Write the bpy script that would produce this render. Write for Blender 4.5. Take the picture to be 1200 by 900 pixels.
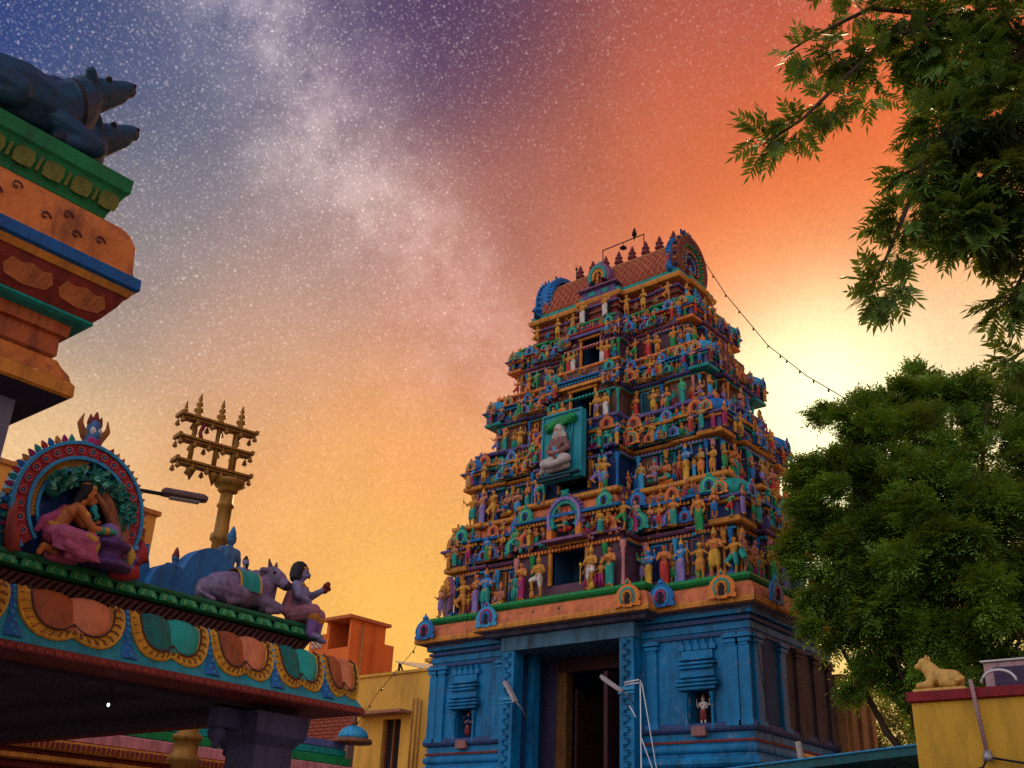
import bpy, bmesh, math, random
import numpy as np
from mathutils import Vector, Matrix
for o in list(bpy.data.objects): bpy.data.objects.remove(o)
S = bpy.context.scene
COL = S.collection
rnd = random.Random(7)
nrs = np.random.RandomState(11)
PI = math.pi

# ------------------------------------------------------------------ camera
cd = bpy.data.cameras.new('camera'); cam = bpy.data.objects.new('camera', cd); COL.objects.link(cam)
pitch, roll, yaw = math.radians(25.229), math.radians(2.530), math.radians(-40.2505)
F = Vector((math.sin(yaw)*math.cos(pitch), math.cos(yaw)*math.cos(pitch), math.sin(pitch)))
R0 = Vector((math.cos(yaw), -math.sin(yaw), 0)); U0 = R0.cross(F)
Rv = math.cos(roll)*R0 + math.sin(roll)*U0; Uv = -math.sin(roll)*R0 + math.cos(roll)*U0
M = Matrix((Rv, Uv, -F)).transposed().to_4x4(); M.translation = (0, 0, 1.6)
cam.matrix_world = M
cd.sensor_width = 36; cd.lens = 36.995; cd.clip_start = .05; cd.clip_end = 3000
S.camera = cam

# ------------------------------------------------------------------ view, sun, sky
S.view_settings.view_transform = 'Standard'; S.view_settings.look = 'None'
S.render.engine = 'CYCLES'; S.cycles.use_denoising = False
S.view_settings.exposure = 0; S.view_settings.gamma = 1
SUN_AZ, SUN_EL = math.radians(-21), math.radians(25.6)
sdir = Vector((math.sin(SUN_AZ)*math.cos(SUN_EL), math.cos(SUN_AZ)*math.cos(SUN_EL), math.sin(SUN_EL)))
sl = bpy.data.lights.new('sun', 'SUN'); sl.energy = 3.0; sl.angle = math.radians(.6); sl.color = (1, .72, .4)
so = bpy.data.objects.new('sun', sl); COL.objects.link(so); so.rotation_euler = sdir.to_track_quat('Z', 'Y').to_euler()

def s2l(c): return tuple((v/255/12.92 if v <= 10 else ((v/255+.055)/1.055)**2.4) for v in c)
W = bpy.data.worlds.new('World'); S.world = W; W.use_nodes = True
nt = W.node_tree; nt.nodes.clear()
def N(t, **k):
    n = nt.nodes.new(t)
    for a, b in k.items(): setattr(n, a, b)
    return n
def lk(a, b): nt.links.new(a, b)
def mth(op, a, b=None, c=None):
    n = N('ShaderNodeMath', operation=op)
    for i, v in enumerate((a, b, c)):
        if v is None: continue
        if isinstance(v, (int, float)): n.inputs[i].default_value = v
        else: lk(v, n.inputs[i])
    return n.outputs[0]
def vmt(op, a, b=None, scale=None):
    n = N('ShaderNodeVectorMath', operation=op)
    for i, v in enumerate((a, b)):
        if v is None: continue
        if isinstance(v, (tuple, list, Vector)): n.inputs[i].default_value = v
        else: lk(v, n.inputs[i])
    if scale is not None:
        if isinstance(scale, (int, float)): n.inputs['Scale'].default_value = scale
        else: lk(scale, n.inputs['Scale'])
    return n
tc = N('ShaderNodeTexCoord'); DIR = tc.outputs['Generated']
# the dusk sky: a smooth blend between colours set for a few directions
SKY = [((-.746,.217,.629),(40,62,122)),((-.682,.331,.653),(74,84,124)),((-.558,.46,.691),(82,64,104)),((-.472,.561,.679),(92,58,86)),
 ((-.324,.653,.685),(152,74,74)),((-.449,.664,.598),(178,102,82)),((-.336,.744,.578),(232,104,44)),((-.367,.766,.528),(246,122,48)),
 ((-.805,.366,.466),(154,140,134)),((-.741,.507,.44),(208,160,132)),((-.588,.639,.496),(204,130,100)),((-.772,.555,.311),(238,170,100)),
 ((-.708,.667,.232),(255,192,84)),((-.867,.39,.311),(240,196,140)),((-.678,.644,.353),(244,164,94)),((-.392,.775,.495),(248,150,84)),
 ((-.323,.842,.433),(255,253,224)),((-.363,.841,.4),(255,254,222)),((-.254,.819,.514),(244,112,40)),((-.205,.868,.452),(252,170,100)),
 ((-.143,.755,.64),(228,106,54)),((-.28,.859,.428),(255,246,205)),((-.538,.625,.565),(160,100,90)),((-.654,.517,.552),(156,128,126)),
 ((-.735,.387,.557),(114,114,130)),((-.25,.94,.2),(255,215,120)),((-.5,.85,.15),(255,190,85)),((.35,.9,.25),(246,150,80)),
 ((.2,.6,.78),(130,70,90)),((0,0,1),(66,62,118)),((.8,.3,.5),(150,128,150)),((.55,-.6,.55),(266,262,274)),((-.4,-.7,.55),(266,262,274)),((.1,-.6,.8),(246,242,264)),((.5,-.3,.8),(220,214,240)),  # sky behind the camera made brighter than in view, to light the fronts
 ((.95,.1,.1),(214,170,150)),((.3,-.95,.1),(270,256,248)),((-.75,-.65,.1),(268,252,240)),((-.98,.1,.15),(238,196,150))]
SKY += [((-.296,.72,.627),(236,106,56)),((-.402,.679,.615),(222,104,54)),((-.294,.805,.516),(245,132,74)),((-.43,.72,.545),(232,126,82)),((-.33,.77,.545),(250,120,44)),((-.37,.65,.66),(196,98,70)),((-.25,.78,.57),(238,104,42))]
SKY += [((-.405,.834,.375),(255,238,190)),((-.235,.877,.418),(255,238,182))]
SKY += [((-.383,.817,.431),(255,246,204)),((-.268,.853,.447),(255,240,190)),((-.331,.821,.465),(255,240,180)),((-.326,.864,.383),(255,252,218)),((-.384,.845,.372),(255,248,206)),((-.249,.874,.417),(255,244,196)),((-.418,.841,.345),(255,228,160))]
K = 210.0
acc = None; wacc = None
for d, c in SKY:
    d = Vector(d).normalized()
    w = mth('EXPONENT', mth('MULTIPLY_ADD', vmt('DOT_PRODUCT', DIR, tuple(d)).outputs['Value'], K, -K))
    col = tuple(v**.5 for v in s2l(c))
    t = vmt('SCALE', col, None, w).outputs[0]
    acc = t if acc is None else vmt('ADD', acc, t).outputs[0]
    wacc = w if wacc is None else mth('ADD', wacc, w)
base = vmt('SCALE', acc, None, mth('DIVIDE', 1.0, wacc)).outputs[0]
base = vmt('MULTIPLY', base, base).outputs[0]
# the bright haze round the low sun
gl = mth('EXPONENT', mth('MULTIPLY_ADD', vmt('DOT_PRODUCT', DIR, tuple(Vector((-.345,.842,.418)).normalized())).outputs['Value'], 330.0, -330.0))
base = vmt('ADD', base, vmt('SCALE', (.5,.52,.26), None, gl).outputs[0]).outputs[0]
# band of the galaxy: a great circle with cloudy edges and a dark rift
p1, p2 = Vector((-.84,.54,.87)).normalized(), Vector((-.67,.74,.5)).normalized()
bn = p1.cross(p2).normalized()
nz = N('ShaderNodeTexNoise'); nz.inputs['Scale'].default_value = 5; nz.inputs['Detail'].default_value = 7; nz.inputs['Roughness'].default_value = .62; lk(DIR, nz.inputs['Vector'])
off = mth('MULTIPLY_ADD', nz.outputs['Fac'], .20, -.10)
dist = mth('ADD', vmt('DOT_PRODUCT', DIR, tuple(bn)).outputs['Value'], off)
band = mth('EXPONENT', mth('MULTIPLY', mth('POWER', mth('DIVIDE', mth('ABSOLUTE', dist), .062), 2), -1))
nz2 = N('ShaderNodeTexNoise'); nz2.inputs['Scale'].default_value = 22; nz2.inputs['Detail'].default_value = 9; nz2.inputs['Roughness'].default_value = .68; lk(DIR, nz2.inputs['Vector'])
band = mth('MULTIPLY', band, mth('MAXIMUM', mth('MULTIPLY_ADD', nz2.outputs['Fac'], 2.6, -.62), .08))
up = N('ShaderNodeSeparateXYZ'); lk(DIR, up.inputs[0])
fade = N('ShaderNodeMapRange'); fade.inputs['From Min'].default_value = .26; fade.inputs['From Max'].default_value = .44; lk(up.outputs['Z'], fade.inputs['Value'])
glow = mth('EXPONENT', mth('MULTIPLY_ADD', vmt('DOT_PRODUCT', DIR, tuple(sdir)).outputs['Value'], 22.0, -22.0))
away = mth('SUBTRACT', 1.0, mth('MINIMUM', mth('MULTIPLY', glow, 1.5), 1.0))
band = mth('MULTIPLY', mth('MULTIPLY', band, fade.outputs[0]), away)
milk = vmt('SCALE', (.36,.29,.27), None, band).outputs[0]
# mottled haze of unresolved stars
nz3 = N('ShaderNodeTexNoise'); nz3.inputs['Scale'].default_value = 9; nz3.inputs['Detail'].default_value = 5; lk(DIR, nz3.inputs['Vector'])
nz4 = N('ShaderNodeTexNoise'); nz4.inputs['Scale'].default_value = 330; nz4.inputs['Detail'].default_value = 2; lk(DIR, nz4.inputs['Vector'])
mott = mth('ADD', mth('MULTIPLY_ADD', nz3.outputs['Fac'], .40, .62), mth('MULTIPLY', nz4.outputs['Fac'], .36))
base = vmt('SCALE', base, None, mott).outputs[0]
# stars
def stars(scale, size, gain):
    v = N('ShaderNodeTexVoronoi'); v.inputs['Scale'].default_value = scale; lk(DIR, v.inputs['Vector'])
    r = N('ShaderNodeMapRange'); r.inputs['From Min'].default_value = size; r.inputs['From Max'].default_value = size*.25; lk(v.outputs['Distance'], r.inputs['Value'])
    sc = N('ShaderNodeSeparateColor'); lk(v.outputs['Color'], sc.inputs[0])
    b = mth('POWER', sc.outputs['Red'], 2.2)
    return mth('MULTIPLY', mth('MULTIPLY', r.outputs[0], b), gain)
st = mth('ADD', mth('ADD', stars(200, .32, .36), mth('ADD', stars(310, .42, .32), stars(430, .48, .26))), stars(75, .13, .5))
st = mth('MULTIPLY', st, mth('MULTIPLY_ADD', band, .5, .8))
fade2 = N('ShaderNodeMapRange'); fade2.inputs['From Min'].default_value = .22; fade2.inputs['From Max'].default_value = .5; fade2.inputs['To Min'].default_value = .12; lk(up.outputs['Z'], fade2.inputs['Value'])
st = mth('MULTIPLY', mth('MULTIPLY', st, fade2.outputs[0]), away)
stc = vmt('SCALE', (1,.86,.8), None, st).outputs[0]
tot = vmt('ADD', vmt('ADD', base, milk).outputs[0], stc).outputs[0]
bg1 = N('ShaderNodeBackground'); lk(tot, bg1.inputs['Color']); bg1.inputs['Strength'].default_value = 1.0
sk = N('ShaderNodeTexSky', sky_type='NISHITA'); sk.sun_disc = False; sk.sun_elevation = SUN_EL; sk.sun_rotation = SUN_AZ
bg2 = N('ShaderNodeBackground'); lk(sk.outputs[0], bg2.inputs['Color']); bg2.inputs['Strength'].default_value = .002
ad = N('ShaderNodeAddShader'); lk(bg1.outputs[0], ad.inputs[0]); lk(bg2.outputs[0], ad.inputs[1])
wo = N('ShaderNodeOutputWorld'); lk(ad.outputs[0], wo.inputs[0])

# ------------------------------------------------------------------ materials
_m = {}
def mat(name, col, rough=.55, var=.22, scale=5, dirt=.5, bump=.3, metal=0, dcol=(.025,.012,.018), peel=0):
    if name in _m: return _m[name]
    m = bpy.data.materials.new(name); m.use_nodes = True; t = m.node_tree; n = t.nodes; L = t.links.new
    b = n['Principled BSDF']; b.inputs['Roughness'].default_value = rough; b.inputs['Metallic'].default_value = metal
    b.inputs['Specular IOR Level'].default_value = .2
    c = n.new('ShaderNodeTexCoord')
    a = n.new('ShaderNodeTexNoise'); a.inputs['Scale'].default_value = scale; a.inputs['Detail'].default_value = 6; L(c.outputs['Object'], a.inputs['Vector'])
    mx = n.new('ShaderNodeMix'); mx.data_type = 'RGBA'
    mx.inputs['A'].default_value = tuple(v*(1-var) for v in col)+(1,); mx.inputs['B'].default_value = tuple(min(1, v*(1+var)+var*.015) for v in col)+(1,)
    L(a.outputs['Fac'], mx.inputs['Factor'])
    out = mx.outputs['Result']
    if dirt > 0:
        d = n.new('ShaderNodeTexNoise'); d.inputs['Scale'].default_value = scale*2.3; d.inputs['Detail'].default_value = 8; d.inputs['Roughness'].default_value = .7
        mp = n.new('ShaderNodeMapping'); mp.inputs['Scale'].default_value = (1, 1, .22); mp.inputs['Location'].default_value = (3.1, 1.7, .4); L(c.outputs['Object'], mp.inputs['Vector']); L(mp.outputs[0], d.inputs['Vector'])
        r = n.new('ShaderNodeMapRange'); r.inputs['From Min'].default_value = .46; r.inputs['From Max'].default_value = .68; r.inputs['To Max'].default_value = dirt; L(d.outputs['Fac'], r.inputs['Value'])
        m2 = n.new('ShaderNodeMix'); m2.data_type = 'RGBA'; L(r.outputs[0], m2.inputs['Factor']); L(out, m2.inputs['A']); m2.inputs['B'].default_value = dcol+(1,)
        out = m2.outputs['Result']
    if peel > 0:
        d = n.new('ShaderNodeTexNoise'); d.inputs['Scale'].default_value = scale*3.1; d.inputs['Detail'].default_value = 10; d.inputs['Roughness'].default_value = .75
        mp = n.new('ShaderNodeMapping'); mp.inputs['Location'].default_value = (7.3, 2.9, 5.1); L(c.outputs['Object'], mp.inputs['Vector']); L(mp.outputs[0], d.inputs['Vector'])
        r = n.new('ShaderNodeMapRange'); r.inputs['From Min'].default_value = .59; r.inputs['From Max'].default_value = .63; r.inputs['To Max'].default_value = peel; L(d.outputs['Fac'], r.inputs['Value'])
        m3 = n.new('ShaderNodeMix'); m3.data_type = 'RGBA'; L(r.outputs[0], m3.inputs['Factor']); L(out, m3.inputs['A']); m3.inputs['B'].default_value = (.36,.30,.27,1)
        out = m3.outputs['Result']
    L(out, b.inputs['Base Color'])
    if bump > 0:
        e = n.new('ShaderNodeTexNoise'); e.inputs['Scale'].default_value = scale*9; e.inputs['Detail'].default_value = 4; L(c.outputs['Object'], e.inputs['Vector'])
        bp = n.new('ShaderNodeBump'); bp.inputs['Strength'].default_value = bump; bp.inputs['Distance'].default_value = .02; L(e.outputs['Fac'], bp.inputs['Height']); L(bp.outputs[0], b.inputs['Normal'])
    _m[name] = m
    return m
BLUE = mat('blue wall paint', (.001,.165,.38), .5, .45, 1.6, .8, dcol=(.004,.04,.085), peel=.3)
BLUE2 = mat('bright blue paint', (.006,.14,.40), .5, .3)
LBLUE = mat('sky blue paint', (.03,.30,.55), .5)
DBLUE = mat('navy paint', (.008,.03,.12), .6)
PURP = mat('slate purple paint', (.10,.08,.24), .55)
MAUV = mat('mauve paint', (.22,.09,.19), .55, .35)
PINK = mat('pink paint', (.60,.22,.22), .55, .3)
KAPO = mat('pink orange cornice paint', (.56,.15,.05), .55, .5, 3, peel=.5)
ORAN = mat('orange paint', (.68,.20,.03), .5, .3)
OCHR = mat('ochre paint', (.54,.205,.025), .5, .4)
GOLD = mat('golden yellow paint', (.62,.32,.03), .5, .3)
RED = mat('red paint', (.48,.025,.02), .5)
MAROON = mat('maroon paint', (.20,.025,.025), .6)
GREEN = mat('green paint', (.008,.24,.06), .45)
TEAL = mat('teal paint', (.008,.28,.23), .5, .3)
LGREEN = mat('light green paint', (.10,.50,.14), .5)
MAGE = mat('magenta paint', (.36,.015,.12), .5)
LAV = mat('lavender paint', (.24,.17,.42), .55)
WHITE = mat('white paint', (.62,.58,.54), .55, .2)
BROWN = mat('brown paint', (.22,.08,.03), .6)
DARK = mat('black and recess shade', (.02,.014,.02), .8, .3, 4, 0)  # near-black for dark fittings; also stands for shade in recesses and openings
HAIR = mat('black hair paint', (.012,.010,.014), .5, .3, 20, 0)
SK_O = mat('orange skin paint', (.50,.16,.04), .5, .2)
SK_G = mat('gold skin paint', (.50,.22,.03), .5, .3)
SK_P = mat('pink skin paint', (.46,.17,.12), .5, .3)
SK_B = mat('blue skin paint', (.05,.22,.48), .5, .2)
SK_N = mat('green skin paint', (.05,.36,.14), .5, .2)
METAL = mat('grey metal', (.30,.30,.32), .45, .2, 8, .2, .05, .6)
STEELW = mat('white metal', (.62,.62,.64), .45, .15, 8, .15, .05)
BRASS = mat('gilded brass', (.31,.145,.022), .5, .35, 8, .6, .1, .3)
TEALP = mat('teal signboard paint', (.01,.24,.30), .5, .15, 2, .3)

# ------------------------------------------------------------------ mesh helpers
class MB:
    def __init__(s): s.v = []; s.f = []; s.m = []; s.sm = []
    def add(s, vs, fs, mi=0, smooth=False):
        o = len(s.v); s.v += [tuple(p) for p in vs]; s.f += [tuple(i+o for i in f) for f in fs]; s.m += [mi]*len(fs); s.sm += [smooth]*len(fs); return s
    def box(s, x0, x1, y0, y1, z0, z1, mi=0, b=0):
        if b:
            return s.sweep([(x0,y0),(x1,y0),(x1,y1),(x0,y1)], [(-b,z0),(0,z0+b),(0,z1-b),(-b,z1)], mi, True, True)
        v = [(x,y,z) for z in (z0,z1) for y in (y0,y1) for x in (x0,x1)]
        return s.add(v, [(0,2,3,1),(4,5,7,6),(0,1,5,4),(2,6,7,3),(0,4,6,2),(1,3,7,5)], mi)
    def prism(s, pts, y0, y1, mi=0):       # outline in x,z pushed along y
        n = len(pts); v = [(x,y0,z) for x,z in pts]+[(x,y1,z) for x,z in pts]
        f = [(i,(i+1)%n,n+(i+1)%n,n+i) for i in range(n)]
        return s.add(v, [tuple(range(n-1,-1,-1)), tuple(range(n,2*n))]+[q[::-1] for q in f], mi)
    def sweep(s, poly, prof, mi=0, capb=False, capt=False, skip=()):
        n = len(poly); vs = []
        nb = []
        for i in range(n):
            a, b, c = poly[i-1], poly[i], poly[(i+1) % n]
            d1 = (b[0]-a[0], b[1]-a[1]); d2 = (c[0]-b[0], c[1]-b[1])
            l1 = math.hypot(*d1); l2 = math.hypot(*d2)
            n1 = (d1[1]/l1, -d1[0]/l1); n2 = (d2[1]/l2, -d2[0]/l2)
            k = 1+n1[0]*n2[0]+n1[1]*n2[1]
            nb.append(((n1[0]+n2[0])/k, (n1[1]+n2[1])/k))
        for e, z in prof:
            vs += [(p[0]+q[0]*e, p[1]+q[1]*e, z) for p, q in zip(poly, nb)]
        fs = []
        for k in range(len(prof)-1):
            for i in range(n):
                if i in skip: continue
                j = (i+1) % n; fs.append((k*n+i, k*n+j, (k+1)*n+j, (k+1)*n+i))
        if capb: fs.append(tuple(range(n-1,-1,-1)))
        if capt: fs.append(tuple(range((len(prof)-1)*n, len(prof)*n)))
        return s.add(vs, fs, mi)
    def lathe(s, prof, cx=0, cy=0, n=12, mi=0, smooth=True, sq=0, rot=0):
        vs = []
        for r, z in prof:
            for i in range(n):
                a = 2*PI*i/n+rot; vs.append((cx+r*math.cos(a), cy+r*math.sin(a), z))
        fs = [(k*n+i, k*n+(i+1) % n, (k+1)*n+(i+1) % n, (k+1)*n+i) for k in range(len(prof)-1) for i in range(n)]
        fs += [tuple(range(n-1,-1,-1)), tuple(range((len(prof)-1)*n, len(prof)*n))]
        return s.add(vs, fs, mi, smooth)
    def tube(s, pts, rads, n=8, mi=0, smooth=True):
        pts = [Vector(p) for p in pts]
        if isinstance(rads, (int, float)): rads = [rads]*len(pts)
        vs = []; ref = Vector((.31,.17,.93)).normalized()
        for i, p in enumerate(pts):
            d = (pts[min(i+1, len(pts)-1)]-pts[max(i-1, 0)]).normalized()
            if abs(d.dot(ref)) > .95: ref = Vector((1,0,0))
            a = d.cross(ref).normalized(); b = d.cross(a)
            for k in range(n):
                t = 2*PI*k/n; vs.append(p+(a*math.cos(t)+b*math.sin(t))*rads[i])
        fs = [(k*n+i, (k+1)*n+i, (k+1)*n+(i+1) % n, k*n+(i+1) % n) for k in range(len(pts)-1) for i in range(n)]
        fs += [tuple(range(n)), tuple(range(len(pts)*n-1, (len(pts)-1)*n-1, -1))]
        return s.add(vs, fs, mi, smooth)
    def ball(s, c, r, mi=0, n=8, m=6):
        rx, ry, rz = r if isinstance(r, tuple) else (r, r, r)
        vs = []; fs = []
        for j in range(m+1):
            t = PI*j/m
            for i in range(n):
                a = 2*PI*i/n; vs.append((c[0]+rx*math.sin(t)*math.cos(a), c[1]+ry*math.sin(t)*math.sin(a), c[2]-rz*math.cos(t)))
        for j in range(m):
            for i in range(n): fs.append((j*n+i, j*n+(i+1) % n, (j+1)*n+(i+1) % n, (j+1)*n+i))
        return s.add(vs, fs, mi, True)
    def mesh(s, name, mats):
        me = bpy.data.meshes.new(name); me.from_pydata(s.v, [], s.f)
        for m in (mats if isinstance(mats, (list, tuple)) else [mats]): me.materials.append(m)
        me.polygons.foreach_set('material_index', s.m); me.polygons.foreach_set('use_smooth', s.sm)
        me.update(); return me
    def build(s, name, mats, parent=None, loc=(0,0,0), rz=0):
        return link(name, s.mesh(name, mats), parent, loc, rz)
def link(name, me, parent=None, loc=(0,0,0), rz=0, sc=1):
    o = bpy.data.objects.new(name, me); COL.objects.link(o); o.parent = parent
    o.location = loc; o.rotation_euler = (0,0,rz); o.scale = (sc,)*3 if isinstance(sc, (int, float)) else sc
    return o
def tag(o, label, cat, group=None, kind=None):
    if label: o['label'] = label
    if cat: o['category'] = cat
    if group: o['group'] = group
    if kind: o['kind'] = kind
    return o
def thing(name, label, cat, loc=(0,0,0), rz=0, group=None):
    o = bpy.data.objects.new(name, None); COL.objects.link(o); o.location = loc; o.rotation_euler = (0,0,rz); o.empty_display_size = .2; o['kind'] = 'thing'
    return tag(o, label, cat, group)
def own(o, mats):           # same mesh, its own paints
    for i, m in enumerate(mats):
        if i < len(o.material_slots):
            o.material_slots[i].link = 'OBJECT'; o.material_slots[i].material = m
    return o

# ---- sculpted bodies: overlapping tapered limbs fused into one skin
def sculpt(name, prims, voxel, mats, smooth=2):
    mb = MB()
    segs = []
    for p in prims:
        mi, pts, rs = p
        if isinstance(rs, (int, float)): rs = [rs]*len(pts)
        if len(pts) == 1: pts = [pts[0], (pts[0][0], pts[0][1], pts[0][2]+1e-3)]; rs = [rs[0]]*2
        for a, b, ra, rb in zip(pts, pts[1:], rs, rs[1:]):
            a, b = Vector(a), Vector(b); d = b-a; L = d.length; d = d/L if L > 1e-6 else Vector((0,0,1))
            k = max(2, int(L/(min(ra, rb)*.9))+1)
            P = [a-d*ra, a-d*ra*.8, a-d*ra*.45]+[a+d*L*t/k for t in range(k+1)]+[b+d*rb*.45, b+d*rb*.8, b+d*rb]
            Rr = [ra*.05, ra*.6, ra*.89]+[ra+(rb-ra)*t/k for t in range(k+1)]+[rb*.89, rb*.6, rb*.05]
            mb.tube(P, Rr, 10); segs.append((np.array(a), np.array(b), ra, rb, mi))
    me = mb.mesh('tmp', mats); o = bpy.data.objects.new('tmp', me); COL.objects.link(o)
    r = o.modifiers.new('r', 'REMESH'); r.mode = 'VOXEL'; r.voxel_size = voxel; r.use_smooth_shade = True
    if smooth:
        q = o.modifiers.new('s', 'SMOOTH'); q.factor = .5; q.iterations = smooth
    dg = bpy.context.evaluated_depsgraph_get()
    nm = bpy.data.meshes.new_from_object(o.evaluated_get(dg)); nm.name = name
    bpy.data.objects.remove(o); bpy.data.meshes.remove(me)
    nm.materials.clear()
    for m in mats: nm.materials.append(m)
    n = len(nm.polygons); c = np.empty(n*3); nm.polygons.foreach_get('center', c); c = c.reshape(-1, 3)
    best = np.full(n, 1e9); mi = np.zeros(n, np.int32)
    for a, b, ra, rb, m in segs:
        ab = b-a; t = np.clip(((c-a)@ab)/max(ab@ab, 1e-12), 0, 1)
        d = np.linalg.norm(c-a-t[:, None]*ab, axis=1)-(ra+(rb-ra)*t)
        k = d < best; best[k] = d[k]; mi[k] = m
    nm.polygons.foreach_set('material_index', mi); nm.polygons.foreach_set('use_smooth', np.ones(n, bool)); nm.update()
    return nm
# standing / seated figures, height about 1, facing -Y, feet at z=0; slots: 0 skin, 1 cloth, 2 ornament, 3 hair
def figure(name, legs='skirt', arms=((-.16,-.02,.58,-.08,-.15,.66),(.16,-.02,.58,.08,-.15,.66)), head='crown', lean=0, extra=(), vox=.0155, face=True):
    P = []; sx = lean
    if legs in ('seat', 'ease'): dz = -.33
    else: dz = 0
    def z(v): return v+dz
    P += [(0, [(sx,0,z(.79)),(sx,-.005,z(.85))], [.034,.032]), (0, [(sx,-.008,z(.865)),(sx,-.004,z(.905))], [.05,.056])]
    if face:
        P += [(0, [(sx,-.055,z(.895)),(sx,-.068,z(.875))], [.010,.013]), (3, [(sx-.02,-.05,z(.897)),(sx-.024,-.049,z(.897))], .009), (3, [(sx+.02,-.05,z(.897)),(sx+.024,-.049,z(.897))], .009),
              (0, [(sx-.058,.005,z(.88)),(sx-.058,.005,z(.9))], .014), (0, [(sx+.058,.005,z(.88)),(sx+.058,.005,z(.9))], .014)]
    P += [(0, [(sx-.095,0,z(.765)),(sx+.095,0,z(.765))], .046), (0, [(sx*.8-.045,-.005,z(.71)),(sx*.6-.03,0,z(.60))], [.074,.058]), (0, [(sx*.8+.045,-.005,z(.71)),(sx*.6+.03,0,z(.60))], [.074,.058])]
    P += [(2, [(sx-.06,-.062,z(.745)),(sx,-.085,z(.70)),(sx+.06,-.062,z(.745))], .014), (2, [(-.075,-.035,z(.525)),(0,-.082,z(.52)),(.075,-.035,z(.525))], .018)]
    P += [(1, [(-.045,.005,z(.51)),(.045,.005,z(.51))], .078)]
    for k, (ex,ey,ez,hx,hy,hz) in zip((-1, 1), arms[:2]):
        s = (sx+k*.125, 0, z(.765)); e = (sx+ex, ey, z(ez)); h = (sx+hx, hy, z(hz))
        P += [(0, [s, e, h], [.036,.028,.02]), (0, [h, (h[0]+k*.01, h[1]-.03, h[2]+.015)], [.024,.018]), (2, [tuple(s[i]*.55+e[i]*.45 for i in range(3)), tuple(s[i]*.45+e[i]*.55 for i in range(3))], .037)]
    for (ex,ey,ez,hx,hy,hz) in arms[2:]:
        k = -1 if ex < 0 else 1
        P += [(0, [(sx+k*.1, .02, z(.75)), (sx+ex, ey, z(ez)), (sx+hx, hy, z(hz))], [.034,.026,.02]), (2, [(sx+hx, hy, z(hz)), (sx+hx, hy, z(hz)+.05)], [.02,.026])]
    if legs == 'skirt':
        P += [(1, [(-.04,0,.48),(-.05,0,.06)], [.078,.062]), (1, [(.04,0,.48),(.05,0,.06)], [.078,.062]), (1, [(0,-.03,.45),(0,-.05,.05)], [.05,.045]), (0, [(-.05,-.03,.025),(-.055,-.09,.015)], .024), (0, [(.05,-.03,.025),(.055,-.09,.015)], .024)]
    elif legs == 'dhoti':
        P += [(1, [(-.055,0,.48),(-.07,-.01,.27)], [.078,.06]), (1, [(.055,0,.48),(.07,-.01,.27)], [.078,.06]), (1, [(0,-.07,.46),(0,-.06,.2)], [.03,.02]), (0, [(-.07,-.01,.27),(-.075,.01,.05)], [.045,.03]), (0, [(.07,-.01,.27),(.075,.01,.05)], [.045,.03]), (0, [(-.075,-.0,.025),(-.08,-.08,.015)], .024), (0, [(.075,0,.025),(.08,-.08,.015)], .024)]
    elif legs == 'guard':
        P += [(1, [(.05,0,.48),(.07,-.01,.28)], [.078,.058]), (0, [(.07,-.01,.27),(.075,.01,.05)], [.046,.032]), (0, [(.075,0,.025),(.085,-.08,.015)], .026),
              (1, [(-.05,0,.47),(-.13,-.13,.40)], [.076,.056]), (0, [(-.13,-.13,.40),(-.09,-.11,.2)], [.046,.032]), (0, [(-.09,-.11,.19),(-.1,-.18,.17)], .025), (2, [(-.1,-.1,.02),(-.1,-.1,.14)], [.07,.05])]
    elif legs == 'dance':
        P += [(1, [(.05,0,.48),(.1,-.03,.27)], [.076,.056]), (0, [(.1,-.03,.27),(.05,.01,.05)], [.045,.03]), (0, [(.05,0,.025),(.07,-.08,.015)], .024),
              (1, [(-.05,0,.47),(-.17,-.08,.34)], [.076,.056]), (0, [(-.17,-.08,.34),(-.05,-.09,.22)], [.045,.03]), (0, [(-.05,-.09,.22),(.0,-.13,.2)], .023)]
    elif legs == 'seat':
        P += [(1, [(-.06,0,.12),(-.19,-.13,.075)], [.08,.062]), (1, [(.06,0,.12),(.19,-.13,.075)], [.08,.062]), (0, [(-.19,-.13,.07),(.05,-.17,.06)], [.05,.036]), (0, [(.19,-.13,.07),(-.05,-.19,.06)], [.05,.036]), (2, [(-.18,-.04,.0),(.18,-.04,.0)], .06)]
    elif legs == 'ease':
        P += [(1, [(-.06,0,.12),(-.17,-.15,.09)], [.08,.06]), (0, [(-.17,-.15,.09),(.04,-.17,.07)], [.05,.034]), (1, [(.06,0,.12),(.13,-.19,.12)], [.08,.058]), (0, [(.13,-.19,.11),(.12,-.17,-.12)], [.046,.03]), (0, [(.12,-.18,-.13),(.13,-.25,-.15)], .023), (2, [(-.17,0,.0),(.17,0,.0)], .08)]
    hz = z(.94)
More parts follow.
